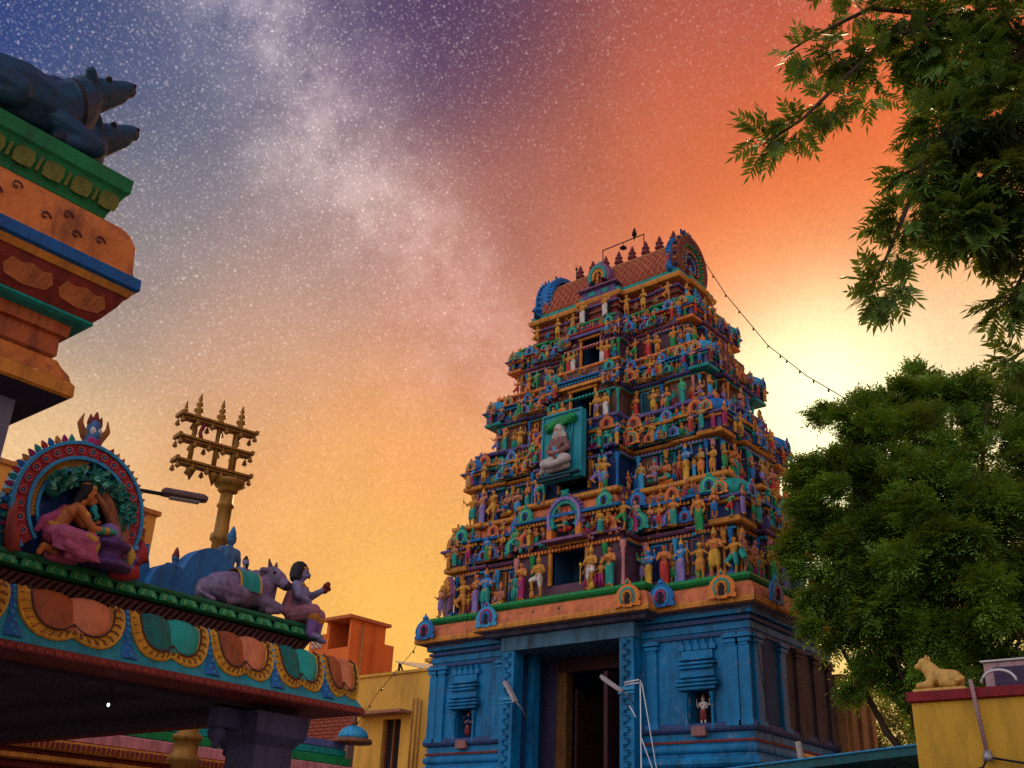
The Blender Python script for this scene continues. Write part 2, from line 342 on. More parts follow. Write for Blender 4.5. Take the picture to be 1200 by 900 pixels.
    if head == 'crown': P += [(2, [(sx,0,hz),(sx,.005,hz+.05),(sx,.005,hz+.13)], [.056,.046,.014]), (2, [(sx-.05,0,hz-.01),(sx+.05,0,hz-.01)], .024)]
    elif head == 'hair': P += [(3, [(sx,.012,hz-.005),(sx,.02,hz-.02)], .055), (3, [(sx,.055,hz-.02)], .032), (3, [(sx,.03,hz+.05)], .03)]
    elif head == 'long': P += [(3, [(sx,.012,hz-.005),(sx,.025,hz-.03)], .058), (3, [(sx-.05,.02,hz-.02),(sx-.075,.02,hz-.14)], .032), (3, [(sx+.05,.02,hz-.02),(sx+.075,.02,hz-.14)], .032)]
    elif head == 'turban': P += [(2, [(sx-.03,0,hz+.005),(sx+.03,0,hz+.005)], .05), (2, [(sx,0,hz+.04)], .03)]
    elif head == 'beard': P += [(3, [(sx,.012,hz-.005),(sx,.02,hz-.02)], .055), (3, [(sx,-.045,z(.855)),(sx,-.045,z(.80))], [.035,.015]), (3, [(sx,.01,hz+.05)], .03)]
    P += list(extra)
    if legs not in ('seat', 'ease'): P += [(2, [(-.08,-.02,-.005),(.08,-.02,-.005)], .03)]
    return sculpt(name, P, vox, [SK_O, ORAN, GOLD, HAIR])
A_FOLD = ((-.17,-.03,.60,-.03,-.14,.65),(.17,-.03,.60,.03,-.14,.65))
A_DOWN = ((-.17,.01,.60,-.17,-.06,.44),(.17,.01,.60,.17,-.06,.44))
A_UPR = ((-.18,-.02,.60,-.1,-.14,.54),(.22,-.02,.72,.2,-.06,.9))
A_UPL = ((-.22,-.02,.72,-.2,-.06,.9),(.18,-.02,.60,.1,-.14,.54))
A_WIDE = ((-.22,-.02,.68,-.28,-.1,.80),(.22,-.02,.68,.28,-.1,.62))
A_FOUR = ((-.18,-.03,.61,-.13,-.15,.66),(.18,-.03,.61,.13,-.15,.58),(-.24,.03,.70,-.24,0,.86),(.24,.03,.70,.24,0,.86))
A_LAP = ((-.18,-.02,.60,-.13,-.14,.5),(.18,-.02,.60,.13,-.14,.5))
A_CLUB = ((-.18,-.05,.60,.02,-.16,.58),(.2,-.02,.62,.2,-.12,.52))
club = [(2, [(.2,-.14,.52),(.2,-.15,.1)], [.016,.016]), (2, [(.2,-.14,.6),(.2,-.14,.56)], .035)]
bow = [(2, [(-.28,-.1,.45),(-.34,-.1,.65),(-.3,-.1,.95)], .012)]
FIG = {
 'lady': figure('lady', 'skirt', A_FOLD, 'hair'), 'lady2': figure('lady2', 'skirt', A_UPR, 'crown', .02), 'lady3': figure('lady3', 'skirt', A_DOWN, 'long', -.02),
 'man': figure('man', 'dhoti', A_FOLD, 'crown'), 'man2': figure('man2', 'dhoti', A_WIDE, 'turban', 0, bow), 'man3': figure('man3', 'dhoti', A_UPL, 'beard', .02),
 'god': figure('god', 'dhoti', A_FOUR, 'crown'), 'goddess': figure('goddess', 'skirt', A_FOUR, 'crown'),
 'guard': figure('guard', 'guard', A_CLUB, 'crown', 0, club), 'dance': figure('dance', 'dance', A_WIDE, 'hair', .03), 'dance2': figure('dance2', 'dance', A_UPL, 'crown', .04),
 'seat': figure('seat', 'seat', A_LAP, 'crown'), 'ease': figure('ease', 'ease', A_FOUR, 'crown'), 'sage': figure('sage', 'seat', A_FOLD, 'beard'),
}

# ------------------------------------------------------------------ ground
g = MB(); g.add([(-600,-600,0),(600,-600,0),(600,900,0),(-600,900,0)], [(0,1,2,3)])
gr = g.build('ground', mat('paving stone', (.28,.23,.19), .8, .3, .7, .4, .3)); gr['kind'] = 'structure'

# ------------------------------------------------------------------ the tower over the gate
XC, YC = -11.75, 17.58
T = thing('temple_tower', 'tall stepped temple gate tower covered in painted figures, blue gateway at its foot', 'temple tower', (XC, YC, 0))
def TB(mb, name, m, **k): return mb.build(name, m, T, **k)
def plan(hw, hd, bw, pf, rec=.08, cw=.7, sw=.55, ps=.2):
    return [(-hw,-hd),(-hw+cw,-hd),(-hw+cw,-hd+rec),(-bw,-hd+rec),(-bw,-hd-pf),(bw,-hd-pf),(bw,-hd+rec),(hw-cw,-hd+rec),(hw-cw,-hd),(hw,-hd),
            (hw,-sw),(hw+ps,-sw),(hw+ps,sw),(hw,sw),(hw,hd),(-hw,hd),(-hw,sw),(-hw-ps,sw),(-hw-ps,-sw),(-hw,-sw)]
BAY = 4                                    # index of the front edge of the middle bay
FY = -1.58                                 # base front wall in local y (world 16.0)
# --- base: two masses with niches either side of the gate passage
for sgn in (-1, 1):
    b = MB()
    def bx(x0, x1, y0, y1, z0, z1):
        a, c = sorted((sgn*x0, sgn*x1)); b.box(a, c, y0, y1, z0, z1)
    bx(1.5, 3.6, FY+.3, 1.57, 0, 5.83)
    n0, n1 = 2.42, 2.83
    bx(1.5, n0, FY, FY+.3, 0, 5.83); bx(n1, 3.6, FY, FY+.3, 0, 5.83); bx(n0, n1, FY, FY+.3, 0, 3.97); bx(n0, n1, FY, FY+.3, 4.62, 5.83)
    TB(b, 'base_wall', BLUE)
    # mouldings round the foot, broken at the niche step
    poly = [(1.5,FY),(3.6,FY),(3.6,1.57),(1.5,1.57)]
    if sgn < 0: poly = [(-3.6,FY),(-1.5,FY),(-1.5,1.57),(-3.6,1.57)]
    for z, h, e, m in ((3.92,.16,.07,mat('violet blue moulding', (.03,.06,.17))),(3.60,.14,.05,BLUE),(3.36,.2,.12,BLUE),(3.0,.3,.2,PURP),(2.4,.3,.24,BLUE),(1.6,.5,.28,PURP),(.0,1.2,.34,BLUE)):
        TB(MB().sweep(poly, [(0.002,z),(e*.7,z+h*.12),(e,z+h*.35),(e,z+h*.65),(e*.7,z+h*.88),(0.002,z+h)], 0), 'plinth_moulding', m)
    TB(MB().sweep(poly, [(.002,3.765),(.025,3.77),(.025,3.8),(.002,3.81)], 0), 'plinth_fillet', MAROON)
    for z, h, e, m in ((5.47,.05,.04,mat('violet blue moulding', ())),(5.56,.1,.03,BLUE),(5.70,.06,.06,mat('violet blue moulding', ())),(5.80,.1,.1,BLUE)):
        TB(MB().sweep(poly, [(.002,z),(e,z+.004),(e,z+h),(.002,z+h+.004)], 0), 'architrave', m)
    # pilasters
    pl = MB(); w = .1
    pl.box(-w, w, -.05, .01, 0, 1.2); pl.box(-w-.03, w+.03, -.08, .01, -.08, 0, 0, .0)
    pl.box(-w*.8, w*.8, -.06, .01, 1.2, 1.25); pl.box(-w-.03, w+.03, -.08, .01, 1.25, 1.31); pl.box(-w-.06, w+.06, -.1, .01, 1.33, 1.38); pl.box(-w-.02, w+.02, -.07, .01, 1.38, 1.41)
    pm = pl.mesh('pilaster', BLUE)
    for u in (1.72, 3.28, 3.5): link('pilaster', pm, T, (sgn*u, FY-.002, 4.08))
    for yy in (-1.4, -.5, .1, .8, 1.4):
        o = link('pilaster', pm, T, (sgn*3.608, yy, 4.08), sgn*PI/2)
        if yy > -.3: own(o, [mat('shaded ochre brown side', (.07,.05,.05), .7, .35, 2, .6)])  # rear pilasters painted dark: the tree's shade is in the colour
    for ya, yb_, m in ((-1.2, -.62, mat('shaded violet brown side', (.01,.06,.14), .7, .35, 2, .6)), (-.38, 1.55, _m['shaded ochre brown side'])):  # panels in dark paint that holds the side wall's shade
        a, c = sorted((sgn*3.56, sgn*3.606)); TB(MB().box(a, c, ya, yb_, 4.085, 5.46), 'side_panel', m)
    # niche: surround, stepped crown, block and figure
    fr = MB(); c = (n0+n1)/2
    for k in (-1, 1):
        fr.lathe([(.035,3.95),(.045,3.97),(.045,4.05),(.03,4.07),(.03,4.42),(.045,4.45),(.03,4.48),(.055,4.52),(.055,4.57)], k*.25, -.03, 8)
    for z, h, e in ((4.6,.05,.36),(4.665,.05,.4),(4.73,.05,.38),(4.80,.03,.34),(4.95,.05,.33),(5.015,.05,.36),(5.09,.035,.33)): fr.box(-e, e, -.09-e*.12, .005, z, z+h, 0, .012)
    fr.box(-.32, .32, -.07, .005, 4.83, 4.95)
    fr.box(-.3, .3, -.06, .005, 5.125, 5.26)
    for k in range(5):
        fr.prism([(-.3+.15*k-.06,5.27),(-.3+.15*k-.065,5.33),(-.3+.15*k-.02,5.38),(-.3+.15*k,5.46),(-.3+.15*k+.02,5.38),(-.3+.15*k+.065,5.33),(-.3+.15*k+.06,5.27)], -.07, .004)
    nf = fr.build('niche_surround', BLUE, T, (sgn*c, FY-.002, 0))
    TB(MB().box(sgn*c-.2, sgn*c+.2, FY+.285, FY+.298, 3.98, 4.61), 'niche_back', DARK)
    MB().box(-.13, .13, -.1, .12, 3.86, 4.02, 0, .015).build('niche_block', mat('weathered pink stone', (.30,.14,.13), .8), nf)
    f = link('niche_figure', FIG['god'], nf, (0, .1, 4.03), 0, .5); own(f, [WHITE if sgn > 0 else DBLUE, MAROON, SK_P, DARK])
# passage: side walls, ceiling, inner jambs, doors
b = MB()
b.box(-1.5, -1.2, FY-.28, FY, 0, 5.57); b.box(1.2, 1.5, FY-.28, FY, 0, 5.57)
TB(b, 'gate_pillar', BLUE)
# carved scrolls on the two gate pillars
for k in (-1, 1):
    s = MB()
    for j in range(26):
        z0 = 3.1+j*.094; x0 = k*1.35+.05*math.sin(j*PI); sx = 1 if j % 2 else -1
        s.tube([(k*1.35-sx*.07, FY-.285, z0), (k*1.35+sx*.05, FY-.295, z0+.02), (k*1.35+sx*.08, FY-.295, z0+.06), (k*1.35+sx*.02, FY-.29, z0+.075), (k*1.35+sx*.03, FY-.285, z0+.045)], .012, 5)
    TB(s, 'carved_scroll', BLUE)['kind'] = 'stuff'
    TB(MB().box(k*1.35-.165, k*1.35+.165, FY-.30, FY-.279, 4.66, 4.72).box(k*1.35-.165, k*1.35+.165, FY-.30, FY-.279, 4.60, 4.63), 'pillar_band', LBLUE)
TB(MB().box(-1.52, 1.52, FY-.3, 1.5, 5.571, 5.83), 'lintel', mat('stained blue beam', (.05,.14,.22), .6, .4, 3, .7))
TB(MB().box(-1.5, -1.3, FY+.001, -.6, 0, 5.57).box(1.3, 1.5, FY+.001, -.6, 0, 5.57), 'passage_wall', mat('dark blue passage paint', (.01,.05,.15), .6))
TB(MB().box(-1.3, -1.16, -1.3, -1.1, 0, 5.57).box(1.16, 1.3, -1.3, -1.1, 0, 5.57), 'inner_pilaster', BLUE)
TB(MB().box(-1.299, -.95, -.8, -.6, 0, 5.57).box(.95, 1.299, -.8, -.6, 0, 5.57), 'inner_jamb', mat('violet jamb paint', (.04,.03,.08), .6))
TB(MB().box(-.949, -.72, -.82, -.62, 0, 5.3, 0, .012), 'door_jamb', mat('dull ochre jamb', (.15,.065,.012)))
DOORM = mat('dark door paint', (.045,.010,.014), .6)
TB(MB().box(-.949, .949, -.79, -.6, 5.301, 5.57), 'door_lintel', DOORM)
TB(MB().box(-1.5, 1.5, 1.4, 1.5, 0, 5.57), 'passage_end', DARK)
DOORM = mat('dark door paint', (.045,.010,.014), .6)
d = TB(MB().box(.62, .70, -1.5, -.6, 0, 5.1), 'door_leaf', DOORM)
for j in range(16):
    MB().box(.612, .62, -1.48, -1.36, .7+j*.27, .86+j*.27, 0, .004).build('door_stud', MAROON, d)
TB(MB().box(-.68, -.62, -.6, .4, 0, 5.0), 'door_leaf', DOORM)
# --- big cornice of the base, following the porch
base_poly = plan(3.62, 1.60, 1.75, .32, .0001+.02, .9, .8, .04)
TB(MB().sweep(base_poly, [(-.05,5.84),(.06,5.85),(.10,5.9),(.2,5.925)], 0), 'cornice_soffit', mat('grimy soffit', (.10,.09,.14), .7, .4, 3, .8))
TB(MB().sweep(base_poly, [(.2,5.926),(.27,5.94),(.275,6.0),(.25,6.04)], 0), 'cornice_lip', OCHR)
TB(MB().sweep(base_poly, [(.249,6.041),(.235,6.12),(.20,6.21),(.13,6.30),(.03,6.345)], 0), 'cornice', KAPO)
TB(MB().sweep(base_poly, [(.0,6.346),(.05,6.35),(.05,6.36),(.09,6.375),(.12,6.42),(.12,6.46),(.07,6.49),(-.35,6.50)], 0, False, True), 'ledge', GREEN)

# shared ornaments -------------------------------------------------------
def horseshoe():
    half = [(0,0),(.18,0),(.2,.06),(.5,.0),(.55,.12),(.46,.2),(.52,.3),(.5,.46),(.40,.62),(.27,.73),(.13,.79),(.15,.86),(.10,.93),(.03,.97),(0,1.06)]
    o = half[1:]+[(-x, z) for x, z in reversed(half[1:-1])]
    mb = MB().prism(o, -.07, 0, 0)
    def arc(r0, r1, y, mi, cz=.36, sx=1.0):
        n = 12; a = [(-.25+1.5*t/n)*PI for t in range(n+1)]
        out = [(r1*math.cos(t)*sx, cz+r1*math.sin(t)*1.05) for t in a]; inn = [(r0*math.cos(t)*sx, cz+r0*math.sin(t)*1.05) for t in a]
        vs = [(x, y, z) for x, z in out]+[(x, y, z) for x, z in inn]+[(x, -.06, z) for x, z in out]+[(x, -.06, z) for x, z in inn]
        k = n+1; f = []
        for i in range(n): f += [(i+1, i, k+i, k+i+1), (i, i+1, 2*k+i+1, 2*k+i), (k+i+1, k+i, 3*k+i, 3*k+i+1)]
        mb.add(vs, f, mi)
    arc(.26, .33, -.10, 1); arc(.16, .235, -.12, 2)
    mb.add([(-.11,-.075,.1),(.11,-.075,.1),(.12,-.075,.4),(0,-.075,.54),(-.12,-.075,.4)], [(0,1,2,3,4)], 3)
    mb.ball((0,-.08,.88), (.07,.05,.07), 1, 8, 5)
    return mb.mesh('horseshoe_ornament', [TEAL, LGREEN, BLUE2, DARK])
HS = horseshoe()
HSPAL = [[TEAL,LGREEN,BLUE2,DARK],[BLUE2,LBLUE,MAGE,DARK],[ORAN,TEAL,OCHR,DARK],[LBLUE,MAGE,BLUE2,DARK],[KAPO,OCHR,RED,DARK],[PURP,LAV,BLUE2,DARK]]
def face_pt(face, u, out, z):     # face: 0 front, 1 right, 2 left ; out measured from tower axis
    if face == 0: return (u, -out, z), 0
    if face == 1: return (out, u, z), PI/2
    return (-out, -u, z), -PI/2
def hs(face, u, out, z, s, pal, ww=1):
    p, r = face_pt(face, u, out, z); o = link('horseshoe_ornament', HS, T, p, r, (s*ww, s, s)); own(o, HSPAL[pal % 6]); o.rotation_euler.x = 0; return o
DOMES = {}
def kuta_mesh(k):
    mb = MB(); mb.box(-.34, .34, -.34, .34, 0, .12, 1, .02); mb.box(-.27, .27, -.27, .27, .12, .4, 2); mb.box(-.36, .36, -.36, .36, .4, .47, 1, .02); mb.box(-.42, .42, -.42, .42, .47, .54, 3, .02)
    for sx in (-1, 1):
        for sy in (-1, 1): mb.box(sx*.25-.05, sx*.25+.05, sy*.25-.05, sy*.25+.05, .12, .4, 3)
    return mb.mesh('corner_pavilion', [MAUV, OCHR, DBLUE, PURP])
KUTA = kuta_mesh(0)
DOME = MB().lathe([(.40,0),(.44,.05),(.47,.14),(.43,.26),(.32,.36),(.18,.42),(.10,.45)], 0, 0, 12).mesh('dome', [TEAL])
DFIN = MB().lathe([(.12,0),(.14,.03),(.05,.06),(.10,.11),(.09,.16),(.03,.2),(.012,.28)], 0, 0, 8).mesh('dome_finial', [ORAN])
def kuta(x, y, z, s, m1, m2):
    k = link('corner_pavilion', KUTA, T, (x, y, z), 0, (s, s, s)); own(k, [MAUV, m2, DBLUE, PURP])
    d = link('dome', DOME, k, (0, 0, .541)); own(d, [m1]); link('dome_finial', DFIN, k, (0, 0, .985))
    for a in range(4):
        h = link('horseshoe_ornament', HS, k, (.44*math.sin(a*PI/2), -.44*math.cos(a*PI/2), .55), a*PI/2, .34); own(h, HSPAL[(a+2) % 6])
def shala_mesh():
    mb = MB(); n = 8     # small barrel roof, unit length 1 (x), height 1, ridge back to the wall
    pr = [(-.5,0),(-.56,.06),(-.58,.2),(-.55,.45),(-.45,.7),(-.3,.88),(-.1,.98),(0,1)]
    vs = [(x, y, z) for x in (-.5, .5) for y, z in pr]
    f = [(i, n+i, n+i+1, i+1) for i in range(n-1)]
    mb.add(vs, f, 0); mb.add([(-.5,y,z) for y,z in pr]+[(-.5,0,0)], [tuple(range(n,-1,-1))], 1); mb.add([(.5,y,z) for y,z in pr]+[(.5,0,0)], [tuple(range(n+1))], 1)
    for sx in (-1, 1):          # curled end boards
        mb.add([(sx*.5-.03*0+ox, y*1.1, z*1.06) for ox in (-.035, .035) for y, z in pr], [(i, i+1, n+i+1, n+i) for i in range(n-1)], 2)
    for k in range(-3, 11):     # raised lattice over the barrel
        for s in (-1, 1):
            pts = []
            for i, (y, z) in enumerate(pr):
                x = -.5+(k+ s*i*.55)*.125+ (.0 if s > 0 else .0)
                if -.49 < x < .49: pts.append((x, y*1.015, z*1.015))
            if len(pts) > 1: mb.tube(pts, .012, 4, 3)
    mb.box(-.5, .5, -.08, .02, .98, 1.05, 2)
    return mb.mesh('pavilion_roof', [mat('terracotta lattice paint', (.34,.13,.08), .6, .4), PURP, BLUE2, OCHR])
SHALA = shala_mesh()
COLM = MB().lathe([(.6,0),(.6,.05),(.45,.08),(.45,.12),(.4,.14),(.38,.6),(.5,.63),(.36,.66),(.52,.72),(.6,.76),(.4,.79),(.75,.86),(.8,.92),(.8,1.0)], 0, 0, 8).mesh('wall_column', [PINK])
def column(face, u, out, z, h, r, m):
    p, rz = face_pt(face, u, out, z); o = link('wall_column', COLM, T, p, rz, (r*1.5, r*1.5, h)); own(o, [m])
SKINS = [SK_O]*5+[SK_G]*5+[SK_P]*3+[SK_B]*2+[SK_N]
CLOTHS = [GOLD, MAGE, TEAL, RED, LAV, ORAN, TEAL, BLUE2, GREEN, LBLUE, MAROON, OCHR, GREEN]
def statue(kind, face, u, out, z, h, skin=None, cloth=None, turn=0, flip=False):
    p, rz = face_pt(face, u, out, z)
    if kind in ('seat', 'sage'): p = (p[0], p[1], p[2]+.06*h)
    if kind == 'ease': p = (p[0], p[1], p[2]+.2*h)
    o = link('statue', FIG[kind], T, p, rz+turn, (-h if flip else h, h, h))
    own(o, [skin or rnd.choice(SKINS), cloth or rnd.choice(CLOTHS), rnd.choice([GOLD, GOLD, OCHR, TEAL, ORAN]), HAIR]); return o
KINDS = ['lady','lady2','lady3','man','man2','man3','god','goddess','dance','dance2','lady','god']

# tiers: floor z, next floor z, ledge half width / depth, middle bay half width, projection
TI = [(6.50, 8.45, 3.60, 1.62, 1.38, .40), (8.45, 10.12, 3.27, 1.50, 1.16, .38), (10.12, 11.50, 2.92, 1.28, 1.0, .33), (11.50, 12.74, 2.50, 1.06, .84, .28), (12.74, 13.36, 2.12, .84, .58, .22)]
PAN = [(KAPO, OCHR, BLUE2), (TEAL, PURP, OCHR), (KAPO, ORAN, BLUE2), (LBLUE, GREEN, RED)]
OPEN = [(.40, .12, .50, DBLUE), (.34, .1, .5, DARK), (.29, .06, .58, DARK), (.24, .1, .62, DBLUE)]
for i in range(4):
    z0, z1, hw, hd, bw, pf = TI[i]; nz0, _, nhw, nhd, nbw, npf = TI[i+1]; H = z1-z0
    wpoly = plan(hw-.32, hd-.30, bw-.14, pf+.05, .06, .75, .5, .16)
    npoly = plan(nhw, nhd, nbw, npf, .06, .7, .5, .18)
    # wall with a real opening in the middle bay
    w = MB(); w.sweep(wpoly, [(0,z0-.01),(0,z1)], 0, False, False, (BAY,))
    ow, of0, of1, om = OPEN[i]; yb = -(hd-.30)-(pf+.05); bb = bw-.14; a0, a1 = z0+of0*H, z0+of1*H
    for x0, x1, q0, q1 in ((-bb,-ow,z0-.01,z1),(ow,bb,z0-.01,z1),(-ow,ow,z0-.01,a0),(-ow,ow,a1,z1)):
        w.add([(x0,yb,q0),(x1,yb,q0),(x1,yb,q1),(x0,yb,q1)], [(0,1,2,3)])
    TB(w, 'tier_wall', [mat('plum wall paint', (.11,.045,.075), .6, .4), DBLUE, mat('umber wall paint', (.14,.06,.04), .6, .4), mat('plum wall paint', (.1,.05,.08))][i])
    c = MB(); y1 = yb+.7
    c.add([(-ow,yb,a0),(ow,yb,a0),(ow,yb,a1),(-ow,yb,a1),(-ow,y1,a0),(ow,y1,a0),(ow,y1,a1),(-ow,y1,a1)], [(0,1,5,4),(1,2,6,5),(2,3,7,6),(3,0,4,7),(4,5,6,7)])
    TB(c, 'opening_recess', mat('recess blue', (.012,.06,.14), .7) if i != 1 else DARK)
    fr = MB(); t = .075*(1-.12*i)
    fr.box(-ow-t, -ow, yb-.05, yb+.06, a0, a1); fr.box(ow, ow+t, yb-.05, yb+.06, a0, a1); fr.box(-ow-t-.03, ow+t+.03, yb-.07, yb+.06, a1, a1+t)
    TB(fr, 'opening_frame', OCHR)
    TB(MB().box(-bb-.03, bb+.03, yb-.14, yb-.003, a1+t+.01, a1+t+.055).box(-bb*.8, bb*.8, yb-.10, yb-.003, a1+t+.06, a1+t+.10), 'opening_hood', [MAUV, PURP, OCHR, PURP][i])
    # eave over the figures, and the mouldings up to the next floor
    TB(MB().sweep(wpoly, [(.002,z0+.485*H),(.12,z0+.495*H),(.15,z0+.51*H),(.15,z0+.525*H),(.05,z0+.54*H),(.002,z0+.545*H)], 0, False, False, (BAY,)), 'eave', [MAUV, OCHR, PURP, MAUV][i])
    TB(MB().sweep(wpoly, [(.002,z0+.445*H),(.06,z0+.45*H),(.07,z0+.475*H),(.002,z0+.48*H)], 0, False, False, (BAY,)), 'architrave', [LBLUE, TEAL, OCHR, LBLUE][i])
    TB(MB().sweep(wpoly, [(.002,z0+.02*H),(.09,z0+.021*H),(.09,z0+.05*H),(.05,z0+.07*H),(.002,z0+.075*H)], 0, False, False, (BAY,)), 'footing', [PURP, GREEN, LAV, OCHR][i])
    p0, p1, p2 = PAN[i]
    TB(MB().sweep(npoly, [(-.26,z0+.70*H),(-.1,z0+.705*H),(-.06,z0+.73*H),(-.10,z0+.76*H),(.0,z0+.775*H)], 0), 'frieze', RED if i != 1 else ORAN)
    TB(MB().sweep(npoly, [(.0,z0+.776*H),(.10,z0+.782*H),(.11,z0+.81*H),(.03,z0+.822*H)], 0), 'cornice_lip', p2)
    TB(MB().sweep(npoly, [(.03,z0+.823*H),(.02,z0+.86*H),(-.02,z0+.905*H),(-.07,z0+.935*H)], 0), 'cornice', p0)
    TB(MB().sweep(npoly, [(-.07,z0+.936*H),(.03,z0+.94*H),(.06,z0+.955*H),(.06,z0+.985*H),(.02,z1-.001),(-.5,z1)], 0, False, True), 'ledge', p1)
    s = H/1.95
    # corner pavilions, barrel roofs, ornaments
    ux = hw-.40*s; uy = hd-.40*s
    cols = [(TEAL, OCHR), (BLUE2, OCHR), (LBLUE, TEAL), (TEAL, ORAN)][i]
    for x, y in ((-ux,-uy),(ux,-uy),(ux,uy),(-ux,uy)): kuta(x, y, z0+.49*H, .92*s, cols[0], cols[1])
    sx = (bw+ux-.35*s)/2; L = ux-.35*s-bw-.05
    for k in (-1, 1):
        o = link('pavilion_roof', SHALA, T, (k*sx, -(hd-.36), z0+.545*H), 0, (L*.9, .42*s, .155*H)); own(o, [[_m['terracotta lattice paint'], TEAL, mat('ochre lattice paint', (.42,.22,.06)), MAROON][i], PURP, BLUE2, OCHR])
        hs(0, k*sx, hd-.06, z0+.55*H, .34*s, [5, 1, 3, 0][i])
        hs(0, k*(bw+.12), hd+.02, z0+.55*H, .42*s, [0, 2, 4, 1][i])
        hs(0, k*bw*.72, hd+pf-.14, z0+.56*H, .36*s, [4, 0, 1, 2][i]); hs(0, k*(sx+.30*s), hd-.1, z0+.56*H, .30*s, [1, 3, 0, 5][i]); hs(0, k*(sx-.34*s), hd-.1, z0+.56*H, .28*s, [3, 4, 2, 1][i])
        hs(0, k*(sx+.05), nhd+.03, z0+.81*H, .30*s, [4, 3, 1, 0][i])
        hs(0, k*nbw*.82, nhd+npf+.09, z0+.79*H, .36*s, 0 if i != 1 else 4)
        hs(0, k*(nbw+.28*s), nhd+.09, z0+.79*H, .38*s, 1 if i != 1 else 4)
        hs(0, k*(nhw-.28), nhd+.11, z0+.79*H, .38*s, [0,4,2,3][i])
        hs(1, k*(nhd-.3), nhw+.04, z0+.80*H, .34*s, [3,2,0,1][i]); hs(1, k*.3, nhw+.22, z0+.80*H, .36*s, [0,1,4,2][i]); hs(2, k*(nhd-.3), nhw+.04, z0+.80*H, .34*s, 2)
    for fc in (1, 2):
        p, r = face_pt(fc, 0, hw-.3, z0+.545*H); o = link('pavilion_roof', SHALA, T, p, r, (1.1*s, .5*s, .16*H)); hs(fc, 0, hw+.02, z0+.55*H, .42*s, i+2)
    # wall columns behind the figures
    ch = .43*H
    for k in (-1, 1):
        for j, u in enumerate((bw-.12, ow+.34*s+.12)):
            column(0, k*u, hd-.30+pf+.09, z0+.02*H, ch, .045*s+.01, [GREEN if j else PINK, BLUE2 if j == 0 else LBLUE, TEAL, GREEN][i])
        for j, u in enumerate((bw+.1, sx, hw-.5, hw-.38+.02)): column(0, k*u, hd-.24, z0+.02*H, ch, .05*s, [PINK, LBLUE, OCHR, BLUE2][(i+j) % 4])
    for fc in (1, 2):
        for j, u in enumerate((-hd+.36, -.62, -.4, .4, .62, hd-.36)): column(fc, u, hw-.24+(.14 if abs(u) < .5 else 0), z0+.02*H, ch, .05*s, [OCHR, BLUE2, PINK, TEAL][(i+j) % 4])
    # painted panels and dentils
    for k in (-1, 1):
        us = np.linspace(bw+.1, hw-.36, 5)
        for j in range(4):
            pm_ = MB(); a_, b_ = us[j]+.04, us[j+1]-.04; zz0, zz1 = z0+.10*H, z0+.43*H
            pm_.box(-(b_-a_)/2, (b_-a_)/2, -.02, -.002, zz0, zz1, 0); w_ = .022
            pm_.box(-(b_-a_)/2, -(b_-a_)/2+w_, -.04, -.021, zz0, zz1, 1); pm_.box((b_-a_)/2-w_, (b_-a_)/2, -.04, -.021, zz0, zz1, 1); pm_.box(-(b_-a_)/2+w_, (b_-a_)/2-w_, -.04, -.021, zz1-w_, zz1, 1)
            TB(pm_, 'wall_panel', [[DBLUE, BROWN, mat('deep teal panel', (.006,.07,.09)), MAROON][(i+j) % 4], [LBLUE, OCHR, MAUV, TEAL][(i*2+j) % 4]], loc=(k*(a_+b_)/2, -(hd-.30)+.06, 0))
    def dentils(poly, e, za, zb, m, step=.085):
        mb = MB()
        for q in range(len(poly)):
            p_, r_ = Vector(poly[q]), Vector(poly[(q+1) % len(poly)])
            if p_.y > .3 and r_.y > .3 and abs(p_.y-r_.y) < .01: continue
            d_ = r_-p_; L_ = d_.length; d_.normalize(); n_ = Vector((d_.y, -d_.x))
            for t_ in range(int(L_/step)):
                c_ = p_+d_*(t_+.5)*step; h_ = step*.3
                v_ = [(*(c_+d_*a_+n_*b_), zz) for zz in (za, zb) for a_, b_ in ((-h_,-.02),(h_,-.02),(h_,e),(-h_,e))]
                mb.add(v_, [(0,3,2,1),(4,5,6,7),(1,2,6,5),(2,3,7,6),(3,0,4,7)])
        TB(mb, 'dentil_row', m)['kind'] = 'stuff'
    dentils(npoly, .055, z0+.742*H, z0+.772*H, [OCHR, TEAL, LBLUE, OCHR][i])
    dentils(wpoly, .085, z0+.452*H, z0+.482*H, [ORAN, LAV, TEAL, PINK][i])
    dentils(npoly, .0, z0+.835*H, z0+.86*H, [MAUV, LGREEN, OCHR, BLUE2][i], .13)
    # figures standing on the ledge
    sh = .415*H
    G = [('guard',SK_G,OCHR),('guard',SK_O,GOLD),('guard',SK_G,ORAN),('lady2',SK_G,WHITE)][i]
    st_ = 'guard' if i < 3 else 'lady2'
    for k in (-1, 1):
        if i != 1: statue(G[0], 0, k*(ow+.22*s), hd-.30+pf+.05+.16, z0+.01, sh*.98, G[1], [WHITE,OCHR,LAV,WHITE][i], 0, k > 0)
        statue(['lady','man2','lady3','goddess'][i], 0, k*(bw-.34), hd-.30+pf+.05+.16, z0+.01, sh*.95, SK_G if i else SK_O, [TEAL if k > 0 else MAGE, LAV if k < 0 else LBLUE, WHITE, RED][i])
        if i == 1: statue('dance2', 0, k*.68, hd-.30+pf+.22, z0+.01, sh, SK_G, LAV if k > 0 else TEAL)
        us = np.linspace(bw+.22*s, hw-.30, 6 if i < 2 else 5)
